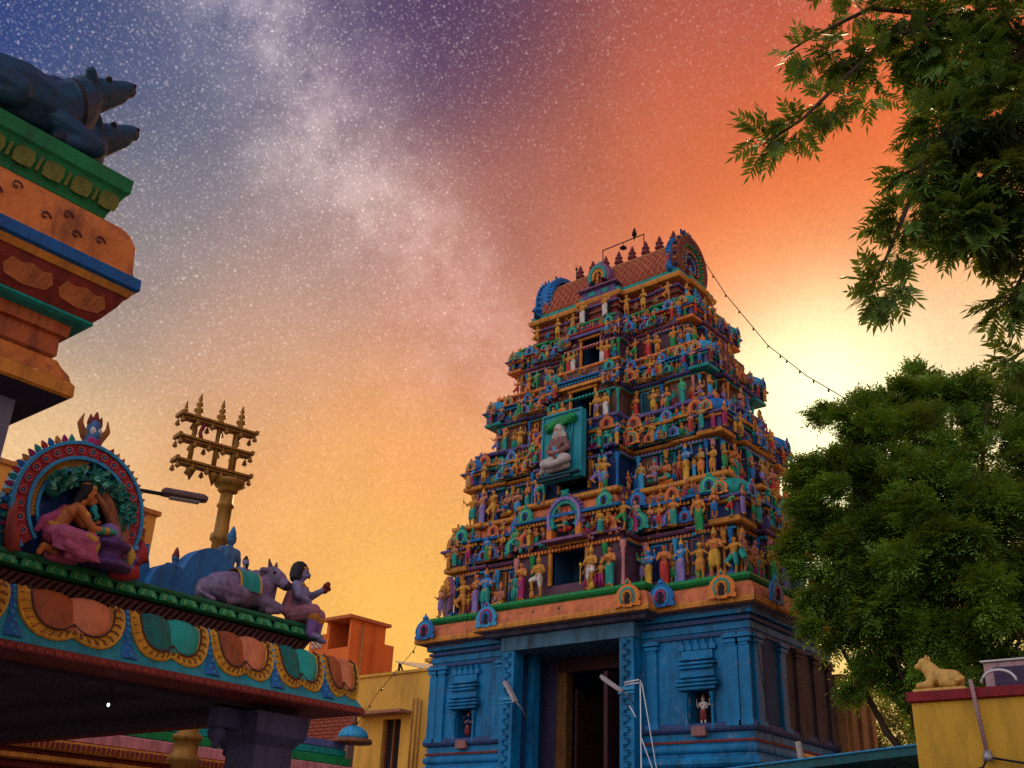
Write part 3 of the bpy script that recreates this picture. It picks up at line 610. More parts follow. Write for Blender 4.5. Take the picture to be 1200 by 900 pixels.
        for j, u in enumerate(us):
            kd = rnd.choice(KINDS)
            if i == 0 and k > 0: kd, sk_, cl_ = [('goddess',SK_B,GOLD),('lady',SK_O,RED),('lady2',SK_B,LAV),('man2',SK_G,OCHR),('god',SK_O,GOLD),('dance',SK_G,TEAL)][j]
            elif i == 0: kd, sk_, cl_ = [('man3',SK_P,TEAL),('seat',SK_P,GOLD),('god',SK_B,TEAL),('lady',SK_O,LAV),('dance',SK_G,OCHR),('lady3',SK_O,BLUE2)][j]
            elif i == 1 and k < 0: kd, sk_, cl_ = [('lady',SK_O,TEAL),('man',SK_P,LBLUE),('ease',SK_P,BLUE2),('dance',SK_G,GOLD),('lady2',SK_P,LAV),('man2',SK_G,TEAL)][j]
            elif i == 1: kd, sk_, cl_ = [('lady3',SK_G,LBLUE),('ease',SK_P,LAV),('sage',SK_O,TEAL),('goddess',SK_B,GOLD),('man',SK_G,ORAN),('man3',SK_G,OCHR)][j]
            elif i == 2 and k < 0: kd, sk_, cl_ = [('lady',SK_P,MAGE),('man',SK_O,ORAN),('god',SK_G,GOLD),('lady2',SK_G,TEAL),('dance',SK_P,LAV)][j]
            elif i == 2: kd, sk_, cl_ = [('lady',SK_O,RED),('god',SK_G,GOLD),('man',SK_O,OCHR),('lady3',SK_N,TEAL),('ease',SK_P,LAV)][j]
            else: sk_ = cl_ = None
            statue(kd, 0, k*u+rnd.uniform(-.05,.05), hd-.14+rnd.uniform(-.05,.07), z0+.01, sh*rnd.uniform(.82,1.08), sk_, cl_, rnd.uniform(-.45,.45))
        for u in (bw+.10*s, (us[1]+us[2])/2, (us[3]+us[4])/2):
            statue(rnd.choice(['lady','man','lady3','man3','god']), 0, k*u+rnd.uniform(-.06,.06), hd-.23, z0+.02+rnd.uniform(0,.12)*sh, sh*rnd.uniform(.55,.82), None, None, rnd.uniform(-.3,.3))
        # smaller figures among the little roofs
        for u, o_ in ((bw-.1, hd+pf-.16), (bw+.30*s, hd-.08), (hw-.82*s, hd-.02), (sx-.22*s, hd-.06)):
            kd = rnd.choice(['lady','man','dance','dance2','man2','lady2','god'])
            if i == 0 and k > 0 and abs(u-(hw-.82*s)) < .01: statue('lady3', 0, u, hd+.03, z0+.42*H, .38*H, SK_O, GREEN); continue
            statue(kd, 0, k*u, o_, z0+.545*H, .25*H*rnd.uniform(.9,1.2), None, None, rnd.uniform(-.3,.3))
        statue(rnd.choice(['seat','ease','sage','god']), 0, k*sx*1.02, hd-.0, z0+.545*H, .17*H)
        # little ones sitting on the cornice in front of the panel
        for u in (nbw+.75*s, nhw-.62*s): statue(rnd.choice(['seat','sage','dance']), 0, k*u, nhd+.02, z0+.82*H, .15*H)
        # figures crowding the outer edge of the roofs, right out to the corner
        for u, o_, hh in ((hw-.24, hd-.06, .30), (hw-.50*s, hd+.05, .27), (sx+.12, hd+.0, .28), (bw+.05, hd+.02, .30), (bw*.62, hd+pf-.05, .26)):
            statue(rnd.choice(['lady','man','dance','lady3','man2','lady2','goddess']), 0, k*u, o_, z0+.535*H, hh*H*rnd.uniform(.75,1.15), None, None, rnd.uniform(-.4,.4))
        statue(rnd.choice(['man2','lady','dance']), 0, k*(nhw-.05), nhd+.0, z0+.80*H, .24*H)
    # scrolls, buds and leaf reliefs in painted stucco all over the eaves and friezes
    orn = MB()
    for q, (pl_, e_, za, zb, n_) in enumerate(((wpoly,.12,.50,.55,90),(wpoly,.03,.56,.70,190),(npoly,-.03,.70,.77,130),(npoly,.03,.80,.93,60 if i else 34),(npoly,.05,.94,.98,30))):
        sg_ = [(Vector(pl_[j]), Vector(pl_[(j+1) % len(pl_)])) for j in range(13)]; ln_ = [(b_-a_).length for a_, b_ in sg_]
        for _ in range(n_):
            a_, b_ = rnd.choices(sg_, ln_)[0]; d_ = (b_-a_).normalized(); p_ = a_.lerp(b_, rnd.random())+Vector((d_.y,-d_.x))*(e_+rnd.uniform(-.02,.02))
            zz = z0+rnd.uniform(za, zb)*H
            if p_.y < yb+.12 and abs(p_.x) < ow+.1 and zz < a1+.22: continue
            r_ = rnd.uniform(.018,.042)*(.7+.3*s); m_ = rnd.choice((0,1,1,2,2,3,3,4,6,7,7,7,8))
            if rnd.random() < .5: orn.ball((p_.x, p_.y, zz), (r_*rnd.uniform(.7,1.4), r_*rnd.uniform(.7,1.4), r_*rnd.uniform(.8,1.9)), m_, 6, 4)
            else:
                g_ = rnd.choice((-1,1)); pts_ = [(p_.x+d_.x*g_*r_*1.8*math.cos(t*.9)*(1-t*.12), p_.y+d_.y*g_*r_*1.8*math.cos(t*.9)*(1-t*.12), zz+r_*1.8*math.sin(t*.9)*(1-t*.12)) for t in range(6)]
                orn.tube(pts_, [r_*.5,r_*.55,r_*.5,r_*.42,r_*.35,r_*.25], 5, m_)
    TB(orn, 'stucco_ornament', [mat('burnt orange paint', (.42,.12,.03)), OCHR, TEAL, BLUE2, MAUV, LGREEN, SK_P, PURP, BROWN])['kind'] = 'stuff'
    # the smallest figures, crowding every ledge
    tiny = MB()
    def mini(p_, d_, n_, z, h, mi, mj):
        q = lambda a_, b_, c_: (p_.x+d_.x*a_*h+n_.x*b_*h, p_.y+d_.y*a_*h+n_.y*b_*h, z+c_*h)
        sw = rnd.uniform(-.08, .08); a1_, a2_ = rnd.uniform(.3,.85), rnd.uniform(.3,.85)
        tiny.tube([q(-.06+sw,0,0), q(-.07,.02,.28), q(-.04,0,.5)], [.05*h,.06*h,.08*h], 5, mj); tiny.tube([q(.08+sw,0,0), q(.07,.03,.27), q(.04,0,.5)], [.05*h,.06*h,.08*h], 5, mj)
        tiny.tube([q(0,0,.48), q(sw*.3,.01,.62), q(sw*.5,0,.78)], [.10*h,.085*h,.12*h], 6, mi); tiny.ball(q(sw*.6,.01,.90), .085*h, mi, 6, 5); tiny.tube([q(sw*.6,0,.95), q(sw*.6,0,1.12)], [.07*h,.02*h], 5, 2)
        tiny.tube([q(-.12+sw*.5,0,.76), q(-.21,.03,.6), q(-.14,.12,a1_)], [.045*h,.04*h,.03*h], 4, mi); tiny.tube([q(.12+sw*.5,0,.76), q(.21,.03,.6), q(.15,.12,a2_)], [.045*h,.04*h,.03*h], 4, mi)
    for pl_, e_, zf, hf, n_ in ((wpoly,.10,.545,.17,46),(wpoly,.17,.55,.14,30),(npoly,.07,.80,.13,40),(npoly,-.02,.70,.11,26),(wpoly,.16,.0,.26,18)):
        sg_ = [(Vector(pl_[j]), Vector(pl_[(j+1) % len(pl_)])) for j in range(13)]; ln_ = [(b_-a_).length for a_, b_ in sg_]
        for _ in range(n_):
            a_, b_ = rnd.choices(sg_, ln_)[0]; d_ = (b_-a_).normalized(); nn_ = Vector((d_.y,-d_.x)); p_ = a_.lerp(b_, rnd.random())+nn_*(e_+rnd.uniform(-.03,.04))
            if p_.y < yb+.3 and abs(p_.x) < ow+.12 and zf < .6: continue
            mini(p_, d_, nn_, z0+zf*H+.005, hf*H*rnd.uniform(.8,1.2), rnd.choice((0,0,1,3,4)), rnd.choice((2,4,5,6,7,8)))
    TB(tiny, 'small_figure', [SK_O, SK_G, OCHR, SK_P, TEAL, MAGE, BLUE2, GREEN, MAROON])['kind'] = 'stuff'
    nside = [7, 7, 5, 5][i]
    for j, u in enumerate(np.linspace(-hd+.24, hd-.24, nside)):
        statue(rnd.choice(KINDS), 1, u, hw-.14+(.12 if abs(u) < .5 else 0), z0+.01, sh*rnd.uniform(.9,1.05), None, None, rnd.uniform(-.3,.3))
    for u in (-hd+.5, -.3, .3, hd-.5): statue(rnd.choice(['dance','lady','man2','god']), 1, u, hw-.02+(.1 if abs(u) < .4 else 0), z0+.545*H, .23*H)
    for u in (-hd+.1, -hd+.7, -.1, .5, hd-.2): statue(rnd.choice(KINDS), 1, u, hw-.02, z0+.54*H, .29*H, None, None, rnd.uniform(-.4,.4))
    for u in (-hd+.3, -.25, .35): statue(rnd.choice(KINDS), 2, u, hw-.14+(.12 if abs(u) < .5 else 0), z0+.01, sh)
# base-cornice ornaments
for u, o_, c in ((-1.66,1.98,3),(-1.98,1.66,2),(-3.55,1.72,1),(1.62,2.0,2),(2.12,1.70,1),(3.32,1.72,2)): hs(0, u, o_+.20, 6.0, .50, c)
for u in (-1.2, .0, 1.2): hs(1, u, 3.93, 6.0, .48, 1)
# corner shell with a figure at the left end of the first ledge, group under an arch at the right end
for k, cc in ((-1, OCHR), (1, TEAL)):
    sh_ = MB(); n = 16
    pts = [(.30*math.cos(a)*(1+.05*math.cos(9*a)), .44+.44*math.sin(a)) for a in [2*PI*j/n for j in range(n)]]
    sh_.prism(pts, 0, .08, 0)
    for j in range(9):
        a = PI*j/8; sh_.tube([(.08*math.cos(a), -.01, .40+.1*math.sin(a)), (.27*math.cos(a), -.02, .44+.38*math.sin(a))], [.015,.035], 6, 1)
    if k < 0:
        o = sh_.build('shell_back', [MAUV, cc], T, (-3.40, -1.52, 6.52), -.5)
        f = link('shell_figure', FIG['god'], o, (0, -.12, .0), 0, .62); own(f, [SK_P, LAV, GOLD, HAIR])
# arched niche over the lowest opening
an = MB(); yb = -(1.62-.30)-.45; cz = 7.98; n = 18
def ring(mb, r0, r1, y0, y1, cz, a0=-.18, a1=1.18, n=18, mi=0, sz=1.08, cx=0):
    A = [(a0+(a1-a0)*t/n)*PI for t in range(n+1)]
    q = lambda r, y: [(cx+r*math.cos(a), y, cz+r*math.sin(a)*sz) for a in A]
    vs = q(r1, y0)+q(r0, y0)+q(r1, y1)+q(r0, y1); k = n+1; f = []
    for i in range(n): f += [(i+1,i,k+i,k+i+1),(i,i+1,2*k+i+1,2*k+i),(k+i+1,k+i,3*k+i,3*k+i+1),(2*k+i,2*k+i+1,3*k+i+1,3*k+i)]
    f += [(0,2*k,3*k,k),(n,k+n,3*k+n,2*k+n)]
    return mb.add(vs, f, mi)
an.box(-.30, .30, yb-.02, yb-.002, 7.6, 8.25)
AN = TB(an, 'arched_niche', DARK)
ring(MB(), .27, .34, yb-.2, yb-.003, cz, mi=0).build('arch_band', TEAL, AN); ring(MB(), .341, .40, yb-.23, yb-.003, cz).build('arch_band', LAV, AN)
pt = MB()
for j in range(21):
    a = (-.15+1.3*j/20)*PI; pt.ball((.43*math.cos(a), yb-.13, cz+.43*1.08*math.sin(a)), (.045,.07,.045), 0, 6, 4)
o = pt.build('flame_border', MAUV, AN); o['kind'] = 'stuff'
for k in (-1, 1): MB().box(k*.345-.055, k*.345+.055, yb-.22, yb-.003, 7.58, 7.84, 0, .01).build('arch_pier', ORAN, AN)
MB().box(-.5, .5, yb-.28, yb-.003, 7.52, 7.58, 0, .01).build('niche_sill', MAUV, AN)
f = link('niche_figure', FIG['ease'], AN, (0, yb-.16, 7.76), 0, .62); own(f, [SK_O, TEAL, RED, HAIR])
MB().ball((0, yb-.18, 8.47), (.09,.07,.09)).ball((-.06, yb-.18, 8.53), .04).ball((.06, yb-.18, 8.53), .04).build('arch_crest', TEAL, AN)
# --- top storey and barrel roof
z0, z1, hw, hd, bw, pf = TI[4]
wp = plan(hw-.22, hd-.2, bw-.08, pf+.02, .05, .5, .3, .1)
TB(MB().sweep(wp, [(0,z0-.01),(0,z1)]), 'tier_wall', MAROON)
for zz, m in ((.10, MAROON), (.26, BROWN), (.42, PURP)): TB(MB().sweep(wp, [(.002,z0+zz),(.05,z0+zz+.01),(.05,z0+zz+.05),(.002,z0+zz+.06)]), 'moulding', m)
tp = plan(1.96, .72, .52, .1, .02, .4, .3, .06)
TB(MB().sweep(tp, [(-.12,z1-.05),(.06,z1-.03),(.08,z1+.03),(.08,z1+.07),(.0,z1+.08)]), 'cornice_lip', OCHR)
TB(MB().sweep(tp, [(.0,z1+.081),(.02,z1+.09),(.03,z1+.18),(-.02,z1+.2),(-.3,z1+.21)], 0, False, True), 'roof_band', TEAL)
for k in (-1, 1):
    for u, kd, c in ((.30,'lady2',WHITE),(.72,'man2',OCHR),(1.15,'man',GOLD),(1.75,'dance',OCHR)): statue(kd, 0, k*u, hd-.02+(pf if u < .5 else 0), z0+.01, .5 if u > .5 else .56, SK_G, c)
    for u in (.95, 1.45): statue('sage', 0, k*u, hd-.05, z0+.1, .26)
    TB(MB().box(k*.3-.09, k*.3+.09, -hd-pf+.10, -hd-pf+.17, z0+.12, z0+.42), 'opening_recess', DARK)
for j, u in enumerate((-.55,-.2,.2,.55)): statue(KINDS[j], 1, u, hw-.05, z0+.01, .5)
rz0 = z1+.205; rh = 1.02; rw = .66
pr = [(math.cos(PI*t/14), math.sin(PI*t/14)) for t in range(15)]
prf = [(rw*c*(1.0+.10*math.sin(PI*min(1, s*1.2))), rz0+rh*s**.9) for c, s in pr]
br = MB(); L = 1.72; k = len(prf)
br.add([(x,-y,z) for x in (-L, L) for y, z in prf], [(i, i+1, k+i+1, k+i) for i in range(k-1)], 0, True)
BR = TB(br, 'barrel_roof', mat('red roof paint', (.36,.05,.03), .55, .35, 4))
lt = MB(); tot = 26
for s in (-1, 1):
    for j in range(-8, tot):
        pts = []
        for i in range(0, 61):
            t = i/60*.95; x = -L+(j*.155+s*t*1.24+(0 if s > 0 else .0))
            ii = t*7; a = int(ii); w_ = ii-a
            if a+1 >= k: continue
            y = prf[a][0]*(1-w_)+prf[a+1][0]*w_; z = prf[a][1]*(1-w_)+prf[a+1][1]*w_
            if abs(x) < L: pts.append((x, -(y)*1.012, z+.004))
        if len(pts) > 2: lt.tube(pts[::3]+[pts[-1]], .011, 4)
o = lt.build('roof_lattice', mat('tan lattice paint', (.50,.20,.07)), BR); o['kind'] = 'stuff'
TB(MB().tube([(-L,0,rz0+rh+.005),(L,0,rz0+rh+.005)], .05, 8), 'roof_ridge', OCHR)
FIN = MB().lathe([(.09,0),(.10,.03),(.05,.06),(.075,.08),(.115,.13),(.10,.18),(.05,.21),(.085,.235),(.095,.27),(.06,.30),(.03,.32),(.055,.335),(.05,.36),(.012,.46)], 0, 0, 12).mesh('roof_finial', [mat('dark copper paint', (.16,.025,.03), .45, .3)])
for j in range(8): link('roof_finial', FIN, T, (-1.13+j*.37, 0, rz0+rh+.03))
# gable arches at both ends
for sgn in (-1, 1):
    gp = []
    xg = sgn*(L+.02)
    def gring(r0, r1, d, name, m, par=None, zc=13.98, sz=1.12):
        mb = ring(MB(), r0, r1, -d, 0, zc, -.22, 1.22, 22, 0, sz); o = mb.build(name, m, par or T, (xg, 0, 0), PI/2*sgn); return o
    G_ = gring(.52, .68, .20, 'gable_arch', BLUE2 if sgn < 0 else mat('dark umber red', (.16,.035,.02), .6, .5, 6, .6))
    gs_ = 1.0 if sgn < 0 else .92
    G_.rotation_euler = (0,0,PI/2*sgn); G_.location = (xg, 0, 13.6*(1-gs_)+.04*(sgn > 0)); G_.scale = (gs_, 1, gs_)
    for r0, r1, d, m in ((.45,.515,.17,GREEN),(.36,.445,.13,OCHR),(.27,.355,.15,MAROON),(.18,.265,.11,PURP)):
        ring(MB(), r0, r1, -d, 0, 13.98, -.2, 1.2, 20, 0, 1.12).build('arch_band', m, G_)
        bd = MB()
        for j in range(26):
            a = (-.18+1.36*j/25)*PI; bd.ball(((r0+r1)/2*math.cos(a), -d-.01, 13.98+(r0+r1)/2*1.12*math.sin(a)), (.028,.03,.028), j % 2, 6, 4)
        bd.build('bead_row', [[TEAL, OCHR],[RED, GREEN],[OCHR, BLUE2],[LAV, TEAL]][int((.5-r0)/.09) % 4], G_)['kind'] = 'stuff'
    ft = MB()
    for j in range(22):
        a = (-.16+1.32*j/21)*PI; ft.tube([(.66*math.cos(a), -.1, 13.98+.66*1.12*math.sin(a)), (.76*math.cos(a+.05), -.1, 13.98+.76*1.12*math.sin(a+.05))], [.05,.012], 6, j % 2)
    ft.build('flame_border', [BLUE2 if sgn < 0 else DBLUE, OCHR if sgn > 0 else BLUE2], G_)['kind'] = 'stuff'
    MB().prism([(.5*math.cos(t*PI/12), 13.98+.56*math.sin(t*PI/12)) for t in range(24)], -.03, .02).build('gable_wall', MAROON, G_)
    f = link('gable_figure', FIG['seat'], G_, (0, -.12, 13.72), 0, .4); own(f, [SK_B, OCHR, GOLD, HAIR])
    # thick back flange, scalloped, standing proud of the roof
    fl = MB(); ring(fl, .60, .70, .001, .30 if sgn < 0 else .13, 13.98, -.2, 1.2, 24, 0, 1.12)
    for j in range(34):
        a = (-.2+1.4*j/33)*PI; fl.ball((.705*math.cos(a), .22 if sgn < 0 else .08, 13.98+.705*1.12*math.sin(a)), (.03,.06,.03), 0, 6, 4)
    fl.build('arch_flange', BLUE2, G_)
    for k in (-1, 1): MB().tube([(k*.66,-.05,13.6),(k*.82,-.05,13.52),(k*.90,-.05,13.62),(k*.86,-.05,13.70),(k*.80,-.05,13.68)], [.08,.075,.06,.045,.03], 8).build('arch_scroll', BLUE2, G_)
    P_ = [(0,[(0,-.02,14.78),(0,.02,14.86)],[.14,.12]),(1,[(0,-.14,14.76)],.05),(2,[(-.06,-.12,14.88)],.035),(2,[(.06,-.12,14.88)],.035),(0,[(-.1,0,14.9),(-.17,0,15.0)],[.05,.02]),(0,[(.1,0,14.9),(.17,0,15.0)],[.05,.02]),(0,[(0,0,14.95),(0,0,15.06)],[.06,.02]),(1,[(-.08,-.08,14.7),(.08,-.08,14.7)],.04)]
    if sgn < 0: P_ = [(m, [(x, y, z-.1) for x, y, z in q], r) for m, q, r in P_]
    link('gable_crest', sculpt('gable_crest', P_, .014, [DBLUE, MAROON, OCHR, HAIR]), G_)
# dormer in the middle of the roof
D_ = TB(MB().box(-.5, .5, -.86, -.3, z1+.09, z1+.30, 0, .01), 'roof_dormer', PURP); D_.scale = (.88,1,.93); D_.location = (0,0,.95)
MB().box(-.60, .60, -.95, -.3, z1+.302, z1+.35, 0, .01).build('dormer_slab', MAUV, D_)
ring(MB(), .2, .27, -.92, -.6, z1+.62, -.15, 1.15, 14).build('arch_band', TEAL, D_); ring(MB(), .11, .195, -.90, -.6, z1+.62, -.15, 1.15, 14).build('arch_band', OCHR, D_)
ring(MB(), .272, .34, -.88, -.6, z1+.62, -.15, 1.15, 14).build('arch_band', MAUV, D_)
MB().box(-.11, .11, -.86, -.6, z1+.40, z1+.74).build('dormer_niche', MAROON, D_)
f = link('dormer_figure', FIG['man'], D_, (0, -.9, z1+.42), 0, .3); own(f, [SK_G, OCHR, GOLD, HAIR])
MB().ball((0,-.78,z1+1.0), (.08,.07,.09)).build('arch_crest', TEAL, D_)
MB().box(-.3, -.1, -.87, -.861, z1+.14, z1+.24).box(.1, .3, -.87, -.861, z1+.14, z1+.24).build('dormer_panel', TEAL, D_)

# --- signboard relief on the second storey
rp = thing('relief_panel', 'teal relief panel of a pale-robed figure seated under a tree, high on the tower', 'relief panel', (XC, 15.50, 8.73))
rp.scale = (.93,1,1)
MB().box(-.53, .53, 0, .13, 0, 1.44, 0, .01).build('panel_box', TEALP, rp); MB().box(-.40, .40, .131, .47, .06, 1.30).build('panel_bracket', DARK, rp)  # bracket block is near-black, its colour standing for the shadow behind the panel
fr = MB()
for a in ((-.53,.53,-.03,-.002,1.40,1.44),(-.53,.53,-.03,-.002,0,.04),(-.53,-.49,-.03,-.002,.041,1.399),(.49,.53,-.03,-.002,.041,1.399)): fr.box(*a)
fr.build('panel_frame', TEALP, rp)
MB().box(-.58, .52, -.14, -.031, .05, .10, 0, .01).box(-.58, .3, -.11, -.031, .0, .045).build('panel_ledge', mat('dark teal', (.01,.06,.09)), rp)
cp = sculpt('tree_canopy', [(0, [(-.36,-.02,1.12),(-.2,-.03,1.17),(0,-.03,1.22),(.3,-.03,1.24)], [.09,.11,.12,.11])]+[(0, [(rnd.uniform(-.38,.4), -.10, 0)][:0] or [(x, -.10, 1.12+.12*(x+.4)/.8+rnd.uniform(-.08,.09))], .045) for x in np.linspace(-.38,.38,16)], .02, [GREEN], 1)
link('tree_canopy', cp, rp)
MB().tube([(.22,-.03,.25),(.23,-.03,.9),(.2,-.03,1.15)], .018, 6).tube([(.27,-.03,.25),(.27,-.03,.9),(.3,-.03,1.15)], .018, 6).tube([(.245,-.03,.8),(.16,-.03,1.0),(.1,-.03,1.15)], .016, 6).build('tree_stem', TEALP, rp)
sg = [(0,[(-.01,-.165,.985),(-.01,-.165,.95)],[.06,.052]),(1,[(-.01,-.07,1.04),(-.02,-.07,.90)],[.125,.145]),(1,[(-.13,-.08,.92),(-.16,-.08,.80)],[.06,.05]),(1,[(.11,-.08,.92),(.13,-.08,.80)],[.06,.05]),(3,[(-.01,-.19,.91),(-.01,-.20,.80)],[.05,.025]),(0,[(-.01,-.225,.955)],.018),(5,[(-.032,-.218,.985)],.010),(5,[(.012,-.218,.985)],.010),
      (2,[(-.02,-.07,.80),(-.03,-.07,.48)],[.14,.17]),(2,[(-.16,-.08,.80),(-.27,-.10,.60),(-.14,-.22,.50)],[.075,.065,.05]),(2,[(.13,-.08,.80),(.23,-.10,.60),(.12,-.22,.50)],[.075,.065,.05]),(0,[(-.12,-.24,.50),(-.06,-.26,.49)],.034),(0,[(.11,-.24,.50),(.05,-.26,.49)],.034),(4,[(-.03,-.20,.60),(.05,-.20,.44)],.045),
      (1,[(-.06,-.10,.40),(-.31,-.20,.31)],[.11,.095]),(1,[(.06,-.10,.40),(.29,-.20,.34)],[.11,.095]),(1,[(-.31,-.21,.29),(.05,-.27,.25)],[.085,.065]),(1,[(.29,-.21,.32),(-.05,-.28,.22)],[.085,.06]),(1,[(-.25,-.1,.22),(.2,-.1,.24)],.09),(1,[(-.33,-.16,.22),(-.42,-.18,.14)],[.07,.04]),(0,[(-.42,-.19,.14),(-.49,-.20,.13)],[.032,.024]),
      (2,[(-.18,-.16,.72),(-.05,-.215,.55)],.022),(2,[(.14,-.16,.72),(.03,-.215,.58)],.022),(2,[(-.1,-.19,.76),(0,-.215,.64)],.018)]
link('seated_figure', sculpt('seated_figure', sg, .016, [SK_P, mat('greyed white robe', (.44,.39,.36), .6, .35, 14, .5), mat('brown robe', (.20,.09,.08), .6, .4, 14), mat('greyed white robe', ()), LBLUE, HAIR]), rp)

# --- rods, lamp, birds on the ridge
fz = rz0+rh+.04
rf = thing('lamp_frame', 'thin black pipe frame standing on the tower ridge', 'pipe frame', (XC, 17.55, fz))
MB().tube([(-.47,.02,0),(-.47,.02,15.26-fz)], .014, 6).tube([(.68,.02,0),(.68,.02,15.28-fz)], .014, 6).build('upright', DARK, rf)
MB().tube([(-.484,.02,15.26-fz),(.694,.02,15.28-fz)], .014, 6).build('crossbar', DARK, rf)
hl = thing('hanging_lamp', 'small black lamp hanging from the pipe frame over the ridge', 'lamp', (XC+.11, 17.57, 15.245))
MB().tube([(0,0,.0),(0,0,-.06)], .008, 5).build('lamp_stem', DARK, hl)
MB().lathe([(.02,-.06),(.03,-.075),(.085,-.12),(.09,-.14),(.03,-.16),(.015,-.19)], 0, 0, 8).build('lamp_shade', DARK, hl)
rod = thing('lightning_rod', 'thin spike with a small ball beside the left end of the tower roof', 'lightning rod', (-13.0, 17.58, 14.42))
MB().tube([(0,0,-.1),(0,0,.64)], [.014,.010], 6).build('spike', DARK, rod)
MB().ball((0,0,.6), .035).tube([(0,0,.6),(-.03,0,.72)], .006, 4).tube([(0,0,.6),(.03,0,.72)], .006, 4).build('spike_head', DARK, rod)
def bird(loc, rz, s, label, cat, m, name, group=None):
    b = thing(name, label, cat, loc, rz, group)
    me = sculpt('bird_body', [(0,[(0,.06,.09),(0,-.03,.12)],[.042,.05]),(0,[(0,-.04,.13),(0,-.075,.175)],[.035,.03]),(0,[(0,-.075,.18)],.03),(0,[(0,.08,.08),(0,.2,.05)],[.03,.012]),(1,[(0,-.10,.178),(0,-.13,.17)],[.01,.005])], .008, [m, OCHR])
    link('body', me, b, sc=s)
    for k in (-1, 1):
        w = MB(); w.ball((k*.045*s,.03*s,.1*s), (.014*s,.085*s,.035*s)); w.build('wing', m, b)
        MB().tube([(k*.018*s,.01*s,.06*s),(k*.02*s,0,.0)], .005*s, 4).build('leg', DARK, b)
BIRD = mat('bird plumage', (.035,.03,.04), .6)
bird((XC+.42, 17.57, 15.288), .6, 1.0, 'dark bird perched on the crossbar above the tower ridge', 'bird', BIRD, 'bird')
for x, r, l in ((-12.62,.8,'dark pigeon on the pink cornice, leftmost of the three in a row over the gate'),(-12.28,-.6,'dark pigeon on the pink cornice, middle one of the three over the gate'),(-11.72,.3,'dark pigeon on the pink cornice, rightmost of the three over the gate')):
    bird((x, 15.50, 6.045), r, .75, l, 'pigeon', BIRD, 'pigeon', 'pigeons on the cornice over the gate')

# --- tube lights and rods at the gate, wires
def tubelight(loc, d, label):
    t = thing('tube_light', label, 'tube light', loc, 0, 'tube light fittings at the gate')
    d = Vector(d)
    o = MB().box(-.045, .045, -.03, .03, -.24, .24, 0, .012).build('housing', mat('dusty white metal', (.36,.32,.33), .5), t); o.rotation_euler = d.to_track_quat('Z', 'Y').to_euler()
    p = MB().tube([(0,-.035,-.2),(0,-.035,.2)], .014, 6).build('tube', WHITE, o)
    e = d.normalized()*-.22
    MB().tube([(e.x,e.y,e.z),(e.x*1.5+(-.0),.12,e.z*1.6),(e.x*1.5,.28,e.z*2.6)], .012, 6).build('bracket', METAL, t)
tubelight((-12.65, 15.28, 4.72), (-.25,0,.36), 'grey tube light fitting leaning out from the left gate pillar')
tubelight((-10.41, 15.28, 4.70), (-.36,-.1,.26), 'grey tube light fitting leaning out from the right gate pillar')
pr_ = thing('pole_frame', 'white metal pole frame leaning against the right gate pillar', 'pole frame', (-9.85, 15.3, 0))
MB().tube([(0,0,0),(0,0,4.72)], .012, 8).build('upright', STEELW, pr_)
MB().tube([(.03,0,4.68),(.30,-.02,3.32),(.96,-.05,0)], .009, 6).build('brace', STEELW, pr_); MB().tube([(.025,-.03,3.80),(.24,-.05,3.32),(1.7,-.1,0)], .009, 6).build('brace', STEELW, pr_)
MB().tube([(-.30,-.02,4.70),(.0,-.04,4.72)], .014, 6).tube([(-.30,-.02,4.66),(0,-.04,4.67)], .012, 6).build('clamp', STEELW, pr_)
MB().tube([(-.22,0,4.32),(-.08,-.02,4.12)], .012, 6).build('rung', STEELW, pr_)
def wire(name, label, pts, bulbs, r=.008, sag=0):
    t = thing(name, label, 'string of lights' if bulbs else 'cable', pts[0])
    P = []
    for a, b in zip(pts, pts[1:]):
        for j in range(6): P.append(Vector(a).lerp(Vector(b), j/6))
    P.append(Vector(pts[-1])); o = Vector(pts[0])
    n = len(P); P = [p-o-Vector((0,0,sag*4*(i/(n-1))*(1-i/(n-1)))) for i, p in enumerate(P)]
    MB().tube(P, r, 5).build('cable', DARK, t)
    bm = MB().lathe([(.008,.02),(.014,.0),(.022,-.03),(.016,-.05),(.004,-.06)], 0, 0, 6).mesh('bulb', [mat('dull bulb glass', (.10,.07,.05), .2)])
    for j in range(bulbs):
        q = P[int((j+.6)*(n-1)/bulbs)]; link('bulb', bm, t, q-Vector((0,0,.01)))
wire('light_string', 'string of small bulbs running from the tower roof down to the big tree', [(-9.80,17.43,14.59),(-8.94,17.33,12.84),(-7.94,17.04,11.22),(-7.02,16.58,10.13),(-5.72,15.27,8.76)], 13, .009)
wire('light_string', 'string of bulbs from the left corner of the tower cornice down over the yellow building', [(-15.98,16.5,6.67),(-16.43,16.5,6.04),(-17.5,16.5,5.15),(-17.95,16.5,4.60)], 7, .007)
wire('wall_cable', 'thin cable hanging down the right corner of the blue gateway wall', [(-7.86,15.7,6.11),(-7.88,15.7,5.34),(-7.82,15.7,4.59),(-7.66,15.7,3.43),(-7.5,15.7,1.5)], 0, .008)

